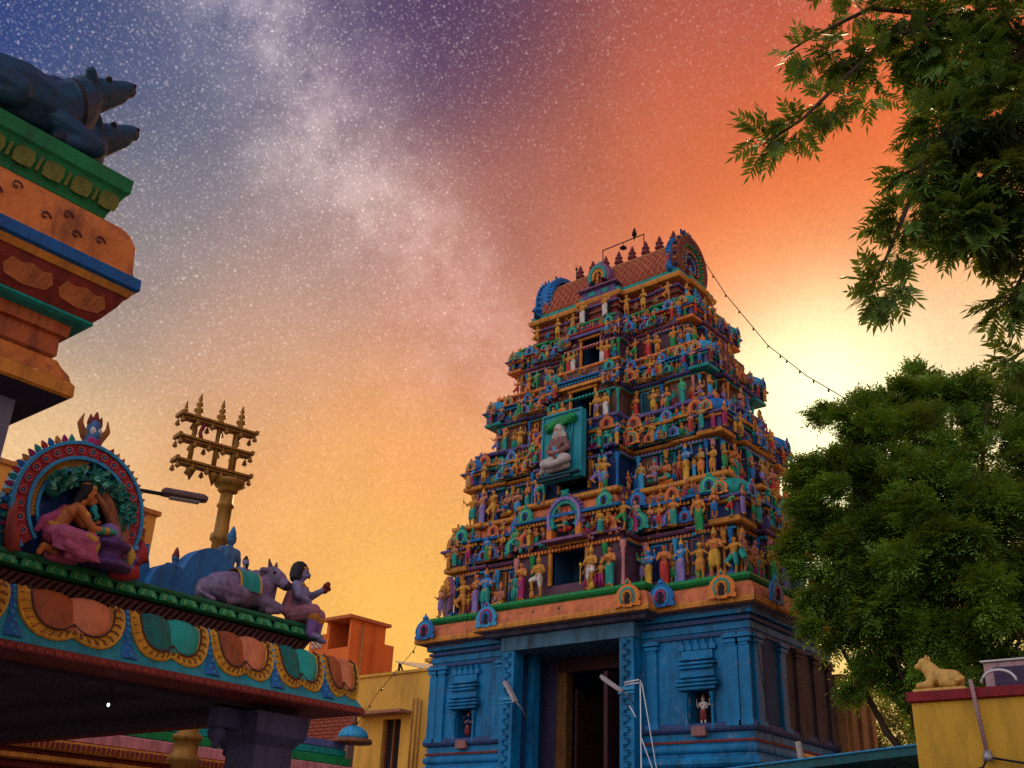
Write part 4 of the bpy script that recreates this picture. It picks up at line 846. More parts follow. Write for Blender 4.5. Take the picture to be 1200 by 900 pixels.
# ------------------------------------------------------------------ pavilion at the left
PV = thing('pavilion', 'open pavilion at the left with painted lotus eave, green petal ledge and a dark ceiling', 'pavilion', (-7.2, 5.5, 0))
def PB(mb, name, m, par=None):
    o = mb.build(name, m, par or PV); o.location = tuple(-v for v in PV.location) if par is None else (0,0,0); return o
X0, Y0 = -6.85, 5.85
ppoly = [(-13.6,2.36),(X0,2.36),(X0,Y0),(-13.6,Y0)]
GLED = mat('dark green ledge paint', (.008,.13,.05), .5, .35, 4, .5)
PB(MB().sweep(ppoly, [(-.09,3.335),(-.06,3.338),(-.04,3.35),(-.105,3.40),(-.105,3.405),(-.06,3.41),(-.05,3.43),(-.055,3.452),(-.2,3.456)], 0, False, True), 'ledge', GLED)
PB(MB().sweep(ppoly, [(-.02,3.20),(-.10,3.225),(-.13,3.27),(-.10,3.33)], 0), 'frieze', mat('dark brown band paint', (.07,.02,.025), .6, .3, 6, .4))
KP = [(-.02,3.199),(.04,3.192),(.085,3.165),(.115,3.10),(.15,3.00),(.185,2.91),(.235,2.84),(.245,2.822)]
PB(MB().sweep(ppoly, KP, 0), 'eave', mat('teal eave paint', (.015,.25,.30), .5, .4, 5, .5))
PB(MB().sweep(ppoly, [(.246,2.821),(.258,2.815),(.262,2.77),(.23,2.762),(-.2,2.764)], 0), 'eave_edge', mat('oxblood edge paint', (.20,.03,.022), .55, .4, 7, .5))
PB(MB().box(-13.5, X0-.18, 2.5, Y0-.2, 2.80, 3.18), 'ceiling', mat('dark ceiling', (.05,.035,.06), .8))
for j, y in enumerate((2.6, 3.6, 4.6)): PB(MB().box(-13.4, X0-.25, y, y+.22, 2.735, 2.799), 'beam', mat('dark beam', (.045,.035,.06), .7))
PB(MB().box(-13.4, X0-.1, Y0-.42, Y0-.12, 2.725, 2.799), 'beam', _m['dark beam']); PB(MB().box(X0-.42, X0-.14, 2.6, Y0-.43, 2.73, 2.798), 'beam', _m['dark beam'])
# petals along the ledge
pet = MB()
o_ = [(-.075,.0),(-.08,.03),(-.06,.062),(-.03,.07),(0,.055),(.03,.07),(.06,.062),(.08,.03),(.075,0)]
pet.prism(o_, -.016, 0); i_ = [(x*.68, .004+z*.72) for x, z in o_]; pet.prism(i_, -.024, -.016, 1); i2 = [(x*.36, .008+z*.5) for x, z in o_]; pet.prism(i2, -.032, -.024, 0)
PETM = pet.mesh('petal', [mat('green petal paint', (.012,.24,.09)), mat('light petal paint', (.12,.36,.10))])
def petal(par, x, y, z, rz, tilt, s=1):
    o = link('petal', PETM, par, (x-par.location.x, y-par.location.y, z-par.location.z), rz, s); o.rotation_euler = (tilt, 0, rz); return o
for j in range(19): petal(PV, X0-.052, 2.55+j*.178, 3.35, PI/2, -.35, .98)
for j in range(6): petal(PV, X0-.15-j*.178, Y0-.052, 3.35, PI, -.35, .98)
tick = MB().prism([(-.05,0),(-.02,0),(.05,.085),(.02,.085)], -.02, 0).mesh('slanted_leaf', [mat('dull ochre leaf paint', (.075,.024,.02))])
for j in range(56):
    o = link('slanted_leaf', tick, PV, (X0-.105-PV.location.x, 2.5+j*.058-PV.location.y, 3.235), PI/2)
# lotus motifs on the curved eave
kp = np.array(KP[1:-1]); seg = np.r_[0, np.cumsum(np.hypot(*np.diff(kp, axis=0).T))]; seg /= seg[-1]
def eave_pt(v, h):
    v = min(max(v, 0), 1); i = min(int(np.searchsorted(seg, v, 'right'))-1, len(seg)-2); t = (v-seg[i])/(seg[i+1]-seg[i])
    e, z = kp[i]*(1-t)+kp[i+1]*t; de, dz = kp[i+1]-kp[i]; l = math.hypot(de, dz)
    return e-dz/l*h, z+de/l*h
OUT = [(-.97,0),(-1,.15),(-1,.3),(-.97,.45),(-.91,.6),(-.8,.74),(-.65,.85),(-.48,.9),(-.32,.9),(-.16,.86),(0,.78)]
INN = [(-.74,0),(-.76,.14),(-.75,.27),(-.72,.40),(-.66,.52),(-.57,.62),(-.46,.68),(-.33,.70),(-.2,.68),(-.09,.63),(0,.55)]
def surf(side, c, w, u, v, h):
    e, z = eave_pt(v, h)
    if side == 0: return (X0+e-PV.location.x, c+u*w-PV.location.y, z)
    return (c-u*w-PV.location.x, Y0+e-PV.location.y, z)
RIMM = mat('lotus rim yellow', (.70,.34,.03), .5, .3, 8, .4)
def motif(side, c, w, ca, cb):
    def dens(L, k=4):
        r = []
        for a, b in zip(L, L[1:]):
            for j in range(k): r.append((a[0]+(b[0]-a[0])*j/k, a[1]+(b[1]-a[1])*j/k))
        return r+[L[-1]]
    O, I = dens(OUT), dens(INN); O = O+[(-u, v) for u, v in O[-2::-1]]; I = I+[(-u, v) for u, v in I[-2::-1]]
    mb = MB(); n = len(O)
    def mixp(a, b, t): return (a[0]+(b[0]-a[0])*t, a[1]+(b[1]-a[1])*t)
    rows = []
    for t, h in ((0,.004),(.03,.022),(.10,.026),(.16,.012),(.55,.020),(.84,.012),(.88,.022),(.97,.022),(1,.004)):
        rows.append([surf(side, c, w, *mixp(o, i, t), h if not (.2 < t < .8) else h*(1.7 if j % 2 else .25)) for j, (o, i) in enumerate(zip(O, I))])
    vs = [p for r in rows for p in r]
    f = [(k*n+j, k*n+j+1, (k+1)*n+j+1, (k+1)*n+j) for k in range(len(rows)-1) for j in range(n-1)]
    mb.add(vs, f, 0, True)
    for q_ in range(len(f)):
        if q_ // (n-1) in (3, 4) and (q_ % (n-1)) % 4 == 0: mb.m[q_] = 1
    m0 = mb.build('lotus_motif', [RIMM, mat('rim groove ochre', (.26,.10,.015), .6)], PV)
    bd = MB()
    for j in range(0, n, 1):
        p = mixp(O[j], I[j], .93); bd.ball(surf(side, c, w, *p, .028), .009, 0, 5, 4)
    bb = bd.build('bead_line', mat('dark bead paint', (.10,.04,.03)), m0); bb['kind'] = 'stuff'
    for k, m in ((0, ca), (1, cb)):
        half = I[:len(I)//2+1] if k == 0 else I[len(I)//2:]
        mb = MB(); rws = []
        for t, h in ((0,.006),(.12,.018),(.4,.032),(.75,.030),(1,.010)):
            rws.append([surf(side, c, w, p[0]*(1-t), p[1], h) for p in half])
        q = len(half)
        mb.add([p for r in rws for p in r], [(a*q+j, a*q+j+1, (a+1)*q+j+1, (a+1)*q+j) for a in range(4) for j in range(q-1)], 0, True)
        mb.build('petal_lobe', m, m0)
LO_D = mat('burnt orange lobe', (.34,.085,.02), .5, .4, 5, .5); LO_L = mat('salmon orange lobe', (.62,.20,.08), .5, .3, 5, .35)
LT_D = mat('deep teal lobe', (.006,.15,.12), .5, .35, 9, .5); LT_L = mat('teal lobe', (.01,.33,.26), .5, .3, 5, .3)
MC = [(2.72,.37,1),(3.53,.39,0),(4.29,.325,1),(4.93,.295,0),(5.48,.255,1),(5.93,.19,0)]
for c, w, t in MC: motif(0, c, w, LT_D if t else LO_D, LT_L if t else LO_L)
for j, c in enumerate((-7.25,-7.95,-8.65)): motif(1, c, .3, LT_D if j % 2 else LO_D, LT_L if j % 2 else LO_L)
# blue floral strips between the motifs
for a, b in ((3.09,3.145),(3.92,3.965),(4.615,4.635),(5.225,5.225),(5.735,5.74)):
    mb = MB(); y = (a+b)/2; rows = []
    for v in np.linspace(0, .98, 9):
        wd = .022+.10*max(0, v-.55)
        rows += [surf(0, y, 1, -wd, v, .006), surf(0, y, 1, -wd*.4, v, .014), surf(0, y, 1, wd*.4, v, .014), surf(0, y, 1, wd, v, .006)]
    mb.add(rows, [(k*4+j, k*4+j+1, k*4+j+5, k*4+j+4) for k in range(8) for j in range(3)])
    for v in np.linspace(.08, .92, 8): mb.ball(surf(0, y+.01*math.sin(v*30), 1, 0, v, .014), .016, 1, 6, 4)
    o = mb.build('floral_strip', [mat('eave blue paint', (.015,.13,.36), .5, .4, 9, .4), LBLUE], PV)
# red edge studs
for j in range(60):
    pass
eb = MB()
for j in range(56): eb.box(X0+.2605-PV.location.x, X0+.268-PV.location.x, 2.5+j*.064-PV.location.y, 2.545+j*.064-PV.location.y, 2.778, 2.805, 0, .002)
eb.build('edge_relief', mat('faded red relief', (.28,.045,.03)), PV)['kind'] = 'stuff'
# pillars with hanging buds
for px_, py_ in ((-7.06,5.47),(-7.06,2.62),(-13.1,5.42),(-13.1,2.75)):
    p = MB(); q = [(-.2,-.2),(.2,-.2),(.2,.2),(-.2,.2)]
    p.sweep(q, [(.06,0),(.06,.5),(0,.55),(0,2.1),(.05,2.14),(.05,2.2),(-.02,2.24),(-.02,2.46),(.05,2.54),(.06,2.70)], 0, True, True)
    o = p.build('pillar', mat('slate blue pillar paint', (.06,.06,.13), .6), PV, (px_-PV.location.x, py_-PV.location.y, 0))
    br_ = MB()
    for dx, dy in ((0,-.42),(-.42,0)):
        br_.box(min(0,dx)-.06, max(0,dx)+.06, min(0,dy)-.06, max(0,dy)+.06, 2.56 if dx else 2.562, 2.718 if dx else 2.716, 0, .01)
    b_ = o; br_.build('bracket', _m['slate blue pillar paint'], o)
    bud = MB().lathe([(.02,-.22),(.05,-.19),(.04,-.16),(.09,-.11),(.11,-.05),(.07,0)], 0, 0, 8).mesh('hanging_bud', [_m['slate blue pillar paint']])
    for dx, dy in ((0,-.42),(-.42,0)): link('hanging_bud', bud, o, (dx, dy, 2.565), 0, .7)
bl = thing('ceiling_bulb', 'small lit bulb hanging under the dark pavilion ceiling', 'bulb', (-7.06, 4.11, 2.6))
em = bpy.data.materials.new('lit bulb'); em.use_nodes = True; bs = em.node_tree.nodes['Principled BSDF']; bs.inputs['Emission Color'].default_value = (.8,.95,1,1); bs.inputs['Emission Strength'].default_value = 2.5
MB().ball((0,0,0), (.010,.010,.013), 0, 10, 8).build('glass', em, bl); MB().tube([(0,0,.016),(0,0,.14)], .007, 6).build('holder', DARK, bl)

# ------------------------------------------------------------------ arched sculpture on the pavilion
ZL = 3.456
AX = -6.99
AS = thing('arched_sculpture', 'round red-rimmed sculpture of a man in pink kneeling under a leafy tree', 'sculpture', (AX, 3.52, ZL))
AS.scale = (.95,.95,.94)
def AB(mb, name, m, par=None):       # local: x to the right in the picture (+Y), y = into the wall, z up ; turned to face +X
    o = mb.build(name, m, par or AS)
    if par is None: o.rotation_euler = (0,0,PI/2)
    return o
cz = .40
rim_ = AB(ring(MB(), .395, .52, -.07, .10, cz, -.24, 1.24, 40, 0, 1.03), 'arch_rim', mat('crimson rim paint', (.38,.03,.035), .5, .3, 8, .3))
for r0, r1, d in ((.50,.525,.09),(.385,.41,.09)): AB(ring(MB(), r0, r1, -d, .1, cz, -.245, 1.245, 40, 0, 1.03), 'rim_band', LBLUE, rim_)
for j in range(21):
    a = (-.18+1.36*j/20)*PI; mb = MB(); x, z = .455*math.cos(a), cz+.455*1.03*math.sin(a)
    for t in range(10):
        b = 2*PI*t/10; mb.ball((x+.026*math.cos(b), -.075, z+.026*math.sin(b)), (.011,.012,.011), 0, 5, 4)
    mb.ball((x, -.075, z), (.012,.014,.012), 1, 5, 4); AB(mb, 'rim_rosette', [mat('rose paint', (.55,.12,.12)), LBLUE], rim_)
gs = MB()
for j in range(24):
    a = (.5+.62*j/24)*PI
    for k in range(2): gs.ball(((.345+.03*k)*math.cos(a+.04*k), -.03, cz+(.345+.03*k)*1.03*math.sin(a+.04*k)), (.025,.03,.025), 0, 6, 4)
o = AB(gs, 'scale_band', mat('dull gold paint', (.42,.22,.04)), rim_); o['kind'] = 'stuff'
AB(ring(MB(), .305, .33, -.06, .1, cz, .42, 1.24, 24, 0, 1.03), 'rim_band', LBLUE, rim_)
mb = MB().prism([(.50*math.cos(t), max(cz+.5*1.03*math.sin(t), .0)) for t in np.linspace(-.25*PI, 1.25*PI, 30)], .02, .16)
AB(mb, 'arch_back', mat('night blue paint', (.008,.05,.24), .5))
sd = MB()
for j in range(70):
    a, r = rnd.uniform(0, 2*PI), .36*rnd.random()**.5; sd.ball((r*math.cos(a), .018, cz+r*math.sin(a)), (.012,.008,.012), 0, 5, 4)
o = AB(sd, 'star_dot', mat('pale blue dot paint', (.08,.16,.4))); o['kind'] = 'stuff'
fp = MB().prism([(-.014,-.01),(.014,-.01),(.021,.014),(.015,.030),(0,.056),(-.015,.030),(-.021,.014)], -.012, .012).mesh('flame_petal', [OCHR])
for j in range(41):
    a = (-.16+1.32*j/40)*PI
    if .43*PI < a < .57*PI: continue
    o = link('flame_petal', fp, AS, (.03, .525*math.cos(a), cz+.53*1.03*math.sin(a)), PI/2); o.rotation_euler = (0, PI/2-a, PI/2) if 0 else (Matrix.Rotation(PI/2, 3, 'Z') @ Matrix.Rotation(PI/2-a, 3, 'Y')).to_euler()
    own(o, [[OCHR, BLUE2, RED, TEAL, MAGE][j % 5 if a > PI*.5 else (2 if j % 2 else 0)]])
# side wings: blue slab on the left, curled tail on the right
AB(MB().prism([(-.60,0),(-.42,0),(-.44,.3),(-.52,.44),(-.57,.30)], -.02, .14), 'side_slab', mat('teal blue slab', (.01,.16,.26)))
AB(MB().tube([(-.42,-.06,-.01),(-.46,-.08,.12),(-.49,-.08,.26),(-.475,-.08,.36)], [.06,.05,.03,.012], 8), 'red_leaf', mat('brick red paint', (.42,.07,.05)))
mk = MB().tube([(.33,-.06,.03),(.42,-.08,.03),(.52,-.09,.06),(.565,-.09,.16),(.56,-.09,.25),(.545,-.08,.31)], [.07,.075,.07,.055,.035,.012], 10).tube([(.40,-.13,.06),(.47,-.14,.07),(.50,-.14,.14),(.45,-.14,.16),(.43,-.14,.12)], [.02,.024,.022,.018,.01], 8, 1)
AB(mk, 'curled_tail', [mat('crimson rim paint', ()), LAV])
cr = [(0,[(0,0,1.0),(0,0,1.07)],[.085,.075]),(1,[(-.05,-.07,.97),(0,-.09,.96),(.05,-.07,.97)],.03),(2,[(-.035,-.065,1.05)],.026),(2,[(.035,-.065,1.05)],.026),(0,[(0,-.09,1.02)],.028),(3,[(-.09,0,1.02),(-.15,0,1.09),(-.13,0,1.16)],[.035,.028,.008]),(3,[(.09,0,1.02),(.15,0,1.09),(.13,0,1.16)],[.035,.028,.008]),
      (4,[(0,0,1.12),(0,0,1.19)],[.05,.015]),(4,[(-.05,0,1.12),(-.06,0,1.17)],[.035,.01]),(4,[(.05,0,1.12),(.06,0,1.17)],[.035,.01]),(0,[(-.07,0,.93),(-.12,0,.90)],[.05,.03]),(0,[(.07,0,.93),(.12,0,.90)],[.05,.03]),(5,[(0,-.075,.95),(0,-.085,.91)],[.02,.015])]
o = link('crest', sculpt('crest', [(m, [(x, y, z-.02) for x, y, z in q], r) for m, q, r in cr], .009, [mat('crest blue', (.05,.16,.34)), MAGE, WHITE, mat('crest orange', (.35,.12,.03)), MAROON, LBLUE]), AS, (0,0,-.185), PI/2, (.78,.8,1.2))
# tree: trunk and leafy canopy
tk = MB().tube([(.34,-.02,.02),(.33,-.06,.2),(.29,-.07,.36),(.22,-.08,.50),(.12,-.09,.60)], [.07,.062,.055,.05,.03], 10).tube([(.31,-.06,.26),(.24,-.10,.40),(.15,-.10,.50),(.04,-.10,.585)], [.04,.036,.03,.02], 8).tube([(.36,-.04,.05),(.40,-.05,.3),(.36,-.05,.5)], [.05,.05,.03], 8)
AB(tk, 'tree_trunk', mat('trunk paint', (.34,.12,.05), .6, .45, 10, .5))
lf = MB().add([(0,0,0),(.022,-.010,.02),(0,-.022,.055),(-.022,-.010,.02),(0,-.004,.026)], [(0,1,4),(1,2,4),(2,3,4),(3,0,4)]).mesh('leaf', [TEAL])
LT = [mat('leaf teal paint', (.03,.34,.26)), mat('leaf light paint', (.16,.52,.38)), mat('leaf dark paint', (.01,.16,.13))]
cnt = 0
for j in range(230):
    t = rnd.random(); a = PI*(.82-.78*t)
    rr = .305+rnd.uniform(-.05,.055); x, z = .03+rr*1.06*math.cos(a), .335+rr*1.0*math.sin(a)+.02
    y = -.08-rnd.random()*.07
    o = link('leaf', lf, AS, (-y, x, z), PI/2, rnd.uniform(.9,1.3)); o.rotation_euler = (Matrix.Rotation(PI/2, 3, 'Z') @ Matrix.Rotation(rnd.uniform(-1.2,1.2)+PI*.8*(1 if x > 0 else -1)*rnd.random(), 3, 'Y') @ Matrix.Rotation(rnd.uniform(-.5,.9), 3, 'X')).to_euler()
    own(o, [LT[j % 3]])
cs = MB()
for t in np.linspace(0, 1, 12):
    a = PI*(.82-.78*t); cs.ball((.03+.31*math.cos(a), -.06, .335+.30*math.sin(a)), (.07,.05,.055), 0, 7, 5)
AB(cs, 'canopy_core', LT[2])
# the stone and the kneeling man
AB(MB().lathe([(.19,0),(.2,.02),(.17,.05),(.13,.07),(.11,.10),(.13,.14),(.17,.16),(.17,.19),(.14,.21),(.09,.215)], .235, -.15, 16).lathe([(.085,.21),(.09,.27),(.07,.32),(.03,.345),(.005,.35)], .22, -.15, 14, 1), 'altar_stone', [mat('dark violet stone', (.09,.04,.15), .4), mat('violet stone', (.22,.15,.36), .4)])
for k in (-1, 1): AB(MB().tube([(.235+k*.13,-.22,.2),(.235+k*.15,-.25,.12),(.235+k*.14,-.24,.04)], [.02,.035,.02], 8), 'garland', mat('garland yellow', (.55,.33,.05)))
kn = [(0,[(-.115,-.12,.325),(-.16,-.12,.22)],[.058,.062]),(0,[(-.075,-.17,.355),(-.06,-.06,.355)],[.045,.04]),(0,[(-.10,-.15,.33)],.055),(0,[(-.06,-.20,.345),(.03,-.26,.235),(.16,-.25,.25)],[.040,.031,.023]),(5,[(.05,-.255,.235),(.16,-.25,.25),(.22,-.24,.255)],[.031,.027,.02]),(0,[(-.06,-.05,.35),(.05,-.05,.29),(.16,-.08,.33)],[.038,.03,.022]),
      (2,[(.135,-.25,.246),(.145,-.25,.247)],.031),(2,[(-.03,-.215,.315),(-.02,-.22,.305)],.040),(0,[(-.05,-.12,.385),(-.015,-.13,.415)],[.034,.032]),(0,[(.01,-.13,.455),(.022,-.13,.478)],[.050,.050]),(0,[(.066,-.13,.455),(.08,-.13,.437)],[.012,.015]),(0,[(.045,-.13,.42)],.028),(3,[(.045,-.172,.468)],.011),
      (3,[(-.02,-.13,.495),(-.028,-.13,.46)],[.054,.048]),(3,[(-.03,-.13,.545),(-.01,-.13,.575)],[.038,.026]),(2,[(-.028,-.13,.535)],[.036]),(3,[(-.055,-.13,.45),(-.09,-.14,.35)],[.034,.026]),(2,[(.03,-.16,.515),(.04,-.12,.525)],.022),
      (1,[(-.175,-.12,.17),(-.13,-.15,.15)],[.088,.085]),(1,[(-.14,-.19,.165),(.05,-.25,.155)],[.075,.052]),(1,[(.05,-.25,.145),(.02,-.23,.03),(-.08,-.21,.02)],[.052,.042,.04]),(1,[(-.15,-.06,.14),(.0,-.1,.03),(-.16,-.1,.02)],[.07,.05,.045]),(1,[(-.05,-.25,.04),(.10,-.27,.015)],[.042,.018]),(1,[(-.12,-.25,.08),(.06,-.28,.03)],[.04,.018]),
      (0,[(-.17,-.16,.04),(-.25,-.16,.055)],[.032,.024]),(0,[(-.25,-.16,.055),(-.275,-.16,.0)],[.028,.022]),(2,[(.0,-.27,.175),(.05,-.285,.155)],.024),(2,[(-.23,-.15,.225),(-.16,-.19,.215),(-.1,-.18,.215)],.02),(4,[(-.19,-.12,.30),(-.26,-.11,.25),(-.30,-.10,.17)],[.03,.04,.02]),(4,[(-.115,-.07,.37),(-.2,-.08,.29)],[.025,.03])]
kn = [(m, [(x, y, z+max(0, z-.22)*.2) for x, y, z in q], r) for m, q, r in kn]
o = link('kneeling_man', sculpt('kneeling_man', kn, .0075, [SK_O, mat('pink cloth paint', (.50,.12,.22), .5, .4, 9, .3), GOLD, HAIR, mat('pink shawl paint', (.42,.07,.18)), mat('green sleeve paint', (.05,.34,.20))], 3), AS, (0,0,.0), PI/2)
mb = MB()
for j in range(13):
    a = j/12; mb.tube([(-.24+.02*a,-.19-.04*a,.16-.11*a),(-.10+.05*a,-.27,.14-.11*a),(.06+.06*a,-.30,.09-.09*a)], .007, 5)
AB(mb, 'cloth_fold', mat('pink cloth paint', ()))['kind'] = 'stuff'
AB(MB().ball((.06,-.16,.415), (.03,.03,.04)).tube([(.04,-.17,.42),(.09,-.18,.36),(.07,-.18,.33)], .02, 6), 'blue_scarf', TEAL)

# ------------------------------------------------------------------ figures sitting along the ledge
def beast(name, label, cat, loc, sc, mats, extra=(), group=None, turn=0.0, horns=True, up=False, vox=.010):
    # lying bull facing +Y; length about 1 ; slots 0 hide, 1 muzzle and hooves, 2 horns, 3 dark
    t = thing(name, label, cat, loc, 0, group)
    P = [(0,[(0,-.32,.22),(0,-.05,.25),(0,.16,.27)],[.20,.235,.20]),(0,[(0,-.44,.18)],[.16]),(0,[(0,.12,.42),(0,.15,.46)],[.12,.09]),
         (0,[(.13,.20,.16),(.18,.42,.10)],[.09,.065]),(0,[(.18,.42,.09),(.16,.24,.045)],[.058,.048]),(1,[(.16,.22,.042),(.155,.19,.04)],[.047,.042]),(0,[(-.13,.20,.16),(-.16,.40,.09)],[.085,.06]),(0,[(-.16,.40,.09),(-.15,.52,.05)],[.055,.045]),(1,[(-.15,.54,.045)],[.045]),
         (0,[(.14,-.34,.19),(.22,-.12,.15)],[.16,.095]),(0,[(.22,-.12,.12),(.21,-.30,.05)],[.075,.052]),(1,[(.21,-.33,.045)],[.048]),(0,[(-.14,-.34,.17),(-.2,-.12,.12)],[.14,.085]),(0,[(0,-.56,.25),(.10,-.60,.12),(.22,-.48,.03)],[.03,.026,.03])]
    if up:
        H = [(0,[(0,.20,.33),(0,.33,.50)],[.19,.135]),(0,[(0,.30,.24),(0,.36,.42)],[.12,.10]),(0,[(0,.34,.555),(0,.45,.635)],[.12,.098]),(0,[(0,.45,.635),(0,.585,.755)],[.09,.062]),(0,[(0,.42,.55),(0,.56,.69)],[.08,.055]),(1,[(0,.605,.77),(0,.612,.765)],[.054,.047]),
             (0,[(-.085,.325,.62),(-.11,.30,.65)],[.045,.034]),(0,[(.085,.325,.62),(.11,.30,.65)],[.045,.034]),(3,[(.09,.43,.69)],.022),(3,[(-.09,.43,.69)],.022),(3,[(.045,.62,.79)],.016),(3,[(.05,.60,.735),(.05,.53,.67)],.010)]
    else:
        H = [(0,[(0,.22,.32),(0,.34,.46)],[.17,.125]),(0,[(0,.32,.20),(0,.38,.36)],[.12,.08])]
        c, s_ = math.cos(turn), math.sin(turn)
        h0 = [(0,[(0,.38,.52),(0,.48,.46)],[.115,.10]),(0,[(0,.48,.46),(0,.585,.385)],[.085,.07]),(1,[(0,.60,.375),(0,.61,.37)],[.064,.06]),
              (0,[(-.09,.37,.56),(-.19,.35,.545)],[.036,.03]),(0,[(.09,.37,.56),(.19,.35,.545)],[.036,.03]),(2,[(-.06,.37,.62),(-.085,.36,.70)],[.03,.012]),(2,[(.06,.37,.62),(.085,.36,.70)],[.03,.012]),
              (3,[(-.092,.47,.52)],.022),(3,[(.092,.47,.52)],.022),(3,[(-.03,.655,.40)],.014),(3,[(.03,.655,.40)],.014)]
        R = lambda p: (p[0]*c-(p[1]-.34)*s_, .34+p[0]*s_+(p[1]-.34)*c, p[2])
        H += [(m, [R(q) for q in pts], r) for m, pts, r in h0]
    P += H+list(extra)
    o = link('body', sculpt(name+'_body', P, vox, mats, 3), t, sc=sc)
    return t, o
CW = [mat('mauve pink hide paint', (.20,.14,.23), .5, .45, 9, .6), mat('dark hoof paint', (.03,.02,.03)), mat('cow horn paint', (.1,.06,.08)), DARK]
cw, cb = beast('cow_statue', 'pinkish cow statue with a teal blanket lying on the green pavilion ledge', 'statue', (-7.08, 5.10, ZL), .68, CW, (), None, -1.15)
cb.rotation_euler = (0,0,-.10)
bk = MB(); A = 0
for mi, y0, y1, rr in ((1,-.18,.12,.246),(0,-.15,.09,.252)):
    A = np.linspace(-.05, 1.05, 12)*PI
    bk.add([(rr*math.cos(a), y, .25+rr*math.sin(a)) for y in (y0, y1) for a in A], [(i, i+1, 12+i+1, 12+i) for i in range(11)], mi, True)
o = bk.build('blanket', [TEAL, GOLD], cb)
mb = MB().tube([(.10*math.cos(a), .33+.02*math.sin(a), .36+.13*math.sin(a)) for a in np.linspace(0, 2*PI, 16)], .014, 6)
mb.build('neck_band', BLUE2, cb)
mn = [(0,[(-.075,0,.06),(.075,0,.06)],.10),(0,[(0,-.01,.20),(0,-.01,.32)],[.115,.13]),(0,[(-.115,-.01,.39),(.115,-.01,.39)],.06),(0,[(0,-.01,.44),(0,-.02,.49)],[.045,.042]),(0,[(0,-.03,.545),(0,-.025,.585)],[.068,.076]),
      (0,[(0,-.10,.57),(0,-.115,.545)],[.014,.018]),(3,[(-.028,-.092,.58)],.011),(3,[(.028,-.092,.58)],.011),(5,[(-.018,-.095,.522),(.018,-.095,.522)],.010),(3,[(-.05,-.105,.515),(0,-.11,.525),(.05,-.105,.515)],.008),(3,[(0,.02,.615),(0,.035,.56)],[.105,.10]),(3,[(-.07,.02,.56),(-.105,.035,.49)],[.06,.062]),(3,[(.07,.02,.56),(.105,.035,.49)],[.06,.062]),(2,[(-.062,-.06,.62),(0,-.085,.63),(.062,-.06,.62)],.014),(3,[(0,0,.66)],.05),
      (0,[(-.16,-.01,.385),(-.20,-.06,.26),(-.13,-.18,.20)],[.06,.05,.036]),(0,[(.16,-.01,.385),(.22,-.1,.34),(.16,-.24,.40)],[.06,.05,.036]),(0,[(.16,-.24,.40),(.15,-.28,.43)],[.03,.022]),(0,[(.14,-.27,.42),(.12,-.29,.45)],.012),(4,[(.18,-.27,.42),(.19,-.30,.49)],[.05,.035]),(4,[(.12,-.29,.46),(.22,-.31,.44)],.03),
      (2,[(-.18,-.03,.33),(-.175,-.03,.34)],.05),(2,[(.19,-.05,.36),(.18,-.045,.37)],.05),(1,[(-.07,-.0,.06),(-.13,-.24,.09)],[.115,.09]),(1,[(.07,0,.06),(.13,-.24,.09)],[.115,.09]),(2,[(-.13,-.245,.06),(-.13,-.25,.03)],.078),(2,[(.13,-.245,.06),(.13,-.25,.03)],.078),
      (5,[(-.13,-.25,.06),(-.11,-.23,-.16)],[.075,.055]),(5,[(.13,-.25,.06),(.12,-.24,-.16)],[.075,.055]),(2,[(-.11,-.23,-.145),(-.11,-.23,-.15)],.05),(2,[(.12,-.24,-.145),(.12,-.24,-.15)],.05),(0,[(-.11,-.25,-.18),(-.12,-.34,-.21)],[.04,.028]),(0,[(.12,-.26,-.18),(.13,-.35,-.21)],[.04,.028]),
      (2,[(-.10,-.08,.42),(0,-.12,.34),(.10,-.08,.42)],.016),(2,[(-.08,-.09,.16),(.08,-.09,.16)],.03),(1,[(-.10,.05,.36),(-.12,.09,.1)],[.05,.07])]
mt = thing('seated_statue', 'statue of a long-haired man with a headband sitting at the corner, leg over the ledge', 'statue', (-7.02, 5.66, ZL), 0)
ms = link('body', sculpt('seated_statue_body', mn, .0085, [mat('violet skin paint', (.22,.19,.34), .5), mat('dusty rose cloth', (.36,.14,.18)), OCHR, HAIR, MAROON, mat('violet shin paint', (.22,.12,.34))], 3), mt, (0,-.04,.03), PI*.70, .71)
# backs of sculptures on the roof: blue slabs and figures
SB = mat('cobalt back paint', (.02,.14,.34), .55, .35, 4, .4)
def slab(label, y0, y1, top, pts, x=-8.0):
    t = thing('sculpture_back', label, 'sculpture back', (x, (y0+y1)/2, ZL), 0)
    w = (y1-y0)/2; h = top-ZL
    o = MB().prism([(u*w, v*h) for u, v in pts], -.07, .12).build('slab', SB, t); o.rotation_euler = (0,0,PI/2)
    return t, w, h
def backfig(name, label, loc, h, mats, kind='seat', rz=-PI/2):
    t = thing(name, label, 'statue', loc, 0); f = link('body', FIG[kind], t, (0,0,.06*h), rz, h); own(f, mats); return t
rp_ = [(-1,0)]+[(-math.cos(t), .45+.55*math.sin(t)) for t in np.linspace(0, PI, 25)]+[(1,0)]
slab('big blue rounded back of a sculpture on the pavilion roof behind the cow', 5.05, 5.66, 4.18, rp_)
slab('blue sculpture back with a pointed top beside the red curled tail on the roof', 4.60, 4.84, 4.06, [(-1,0),(-1,.45),(-.8,.6),(-.5,.7),(-.45,.98),(-.15,1),(0,.82),(.5,.5),(1,.38),(1,0)])
slab('low blue sculpture back between the two taller ones on the roof', 4.70, 5.12, 3.92, rp_, -7.9)
backfig('turned_statue', 'large blue statue with its back turned above the rounded blue slab', (-8.0, 5.56, 3.86), .74, [mat('steel blue skin', (.06,.16,.30)), SB, SB, SB])
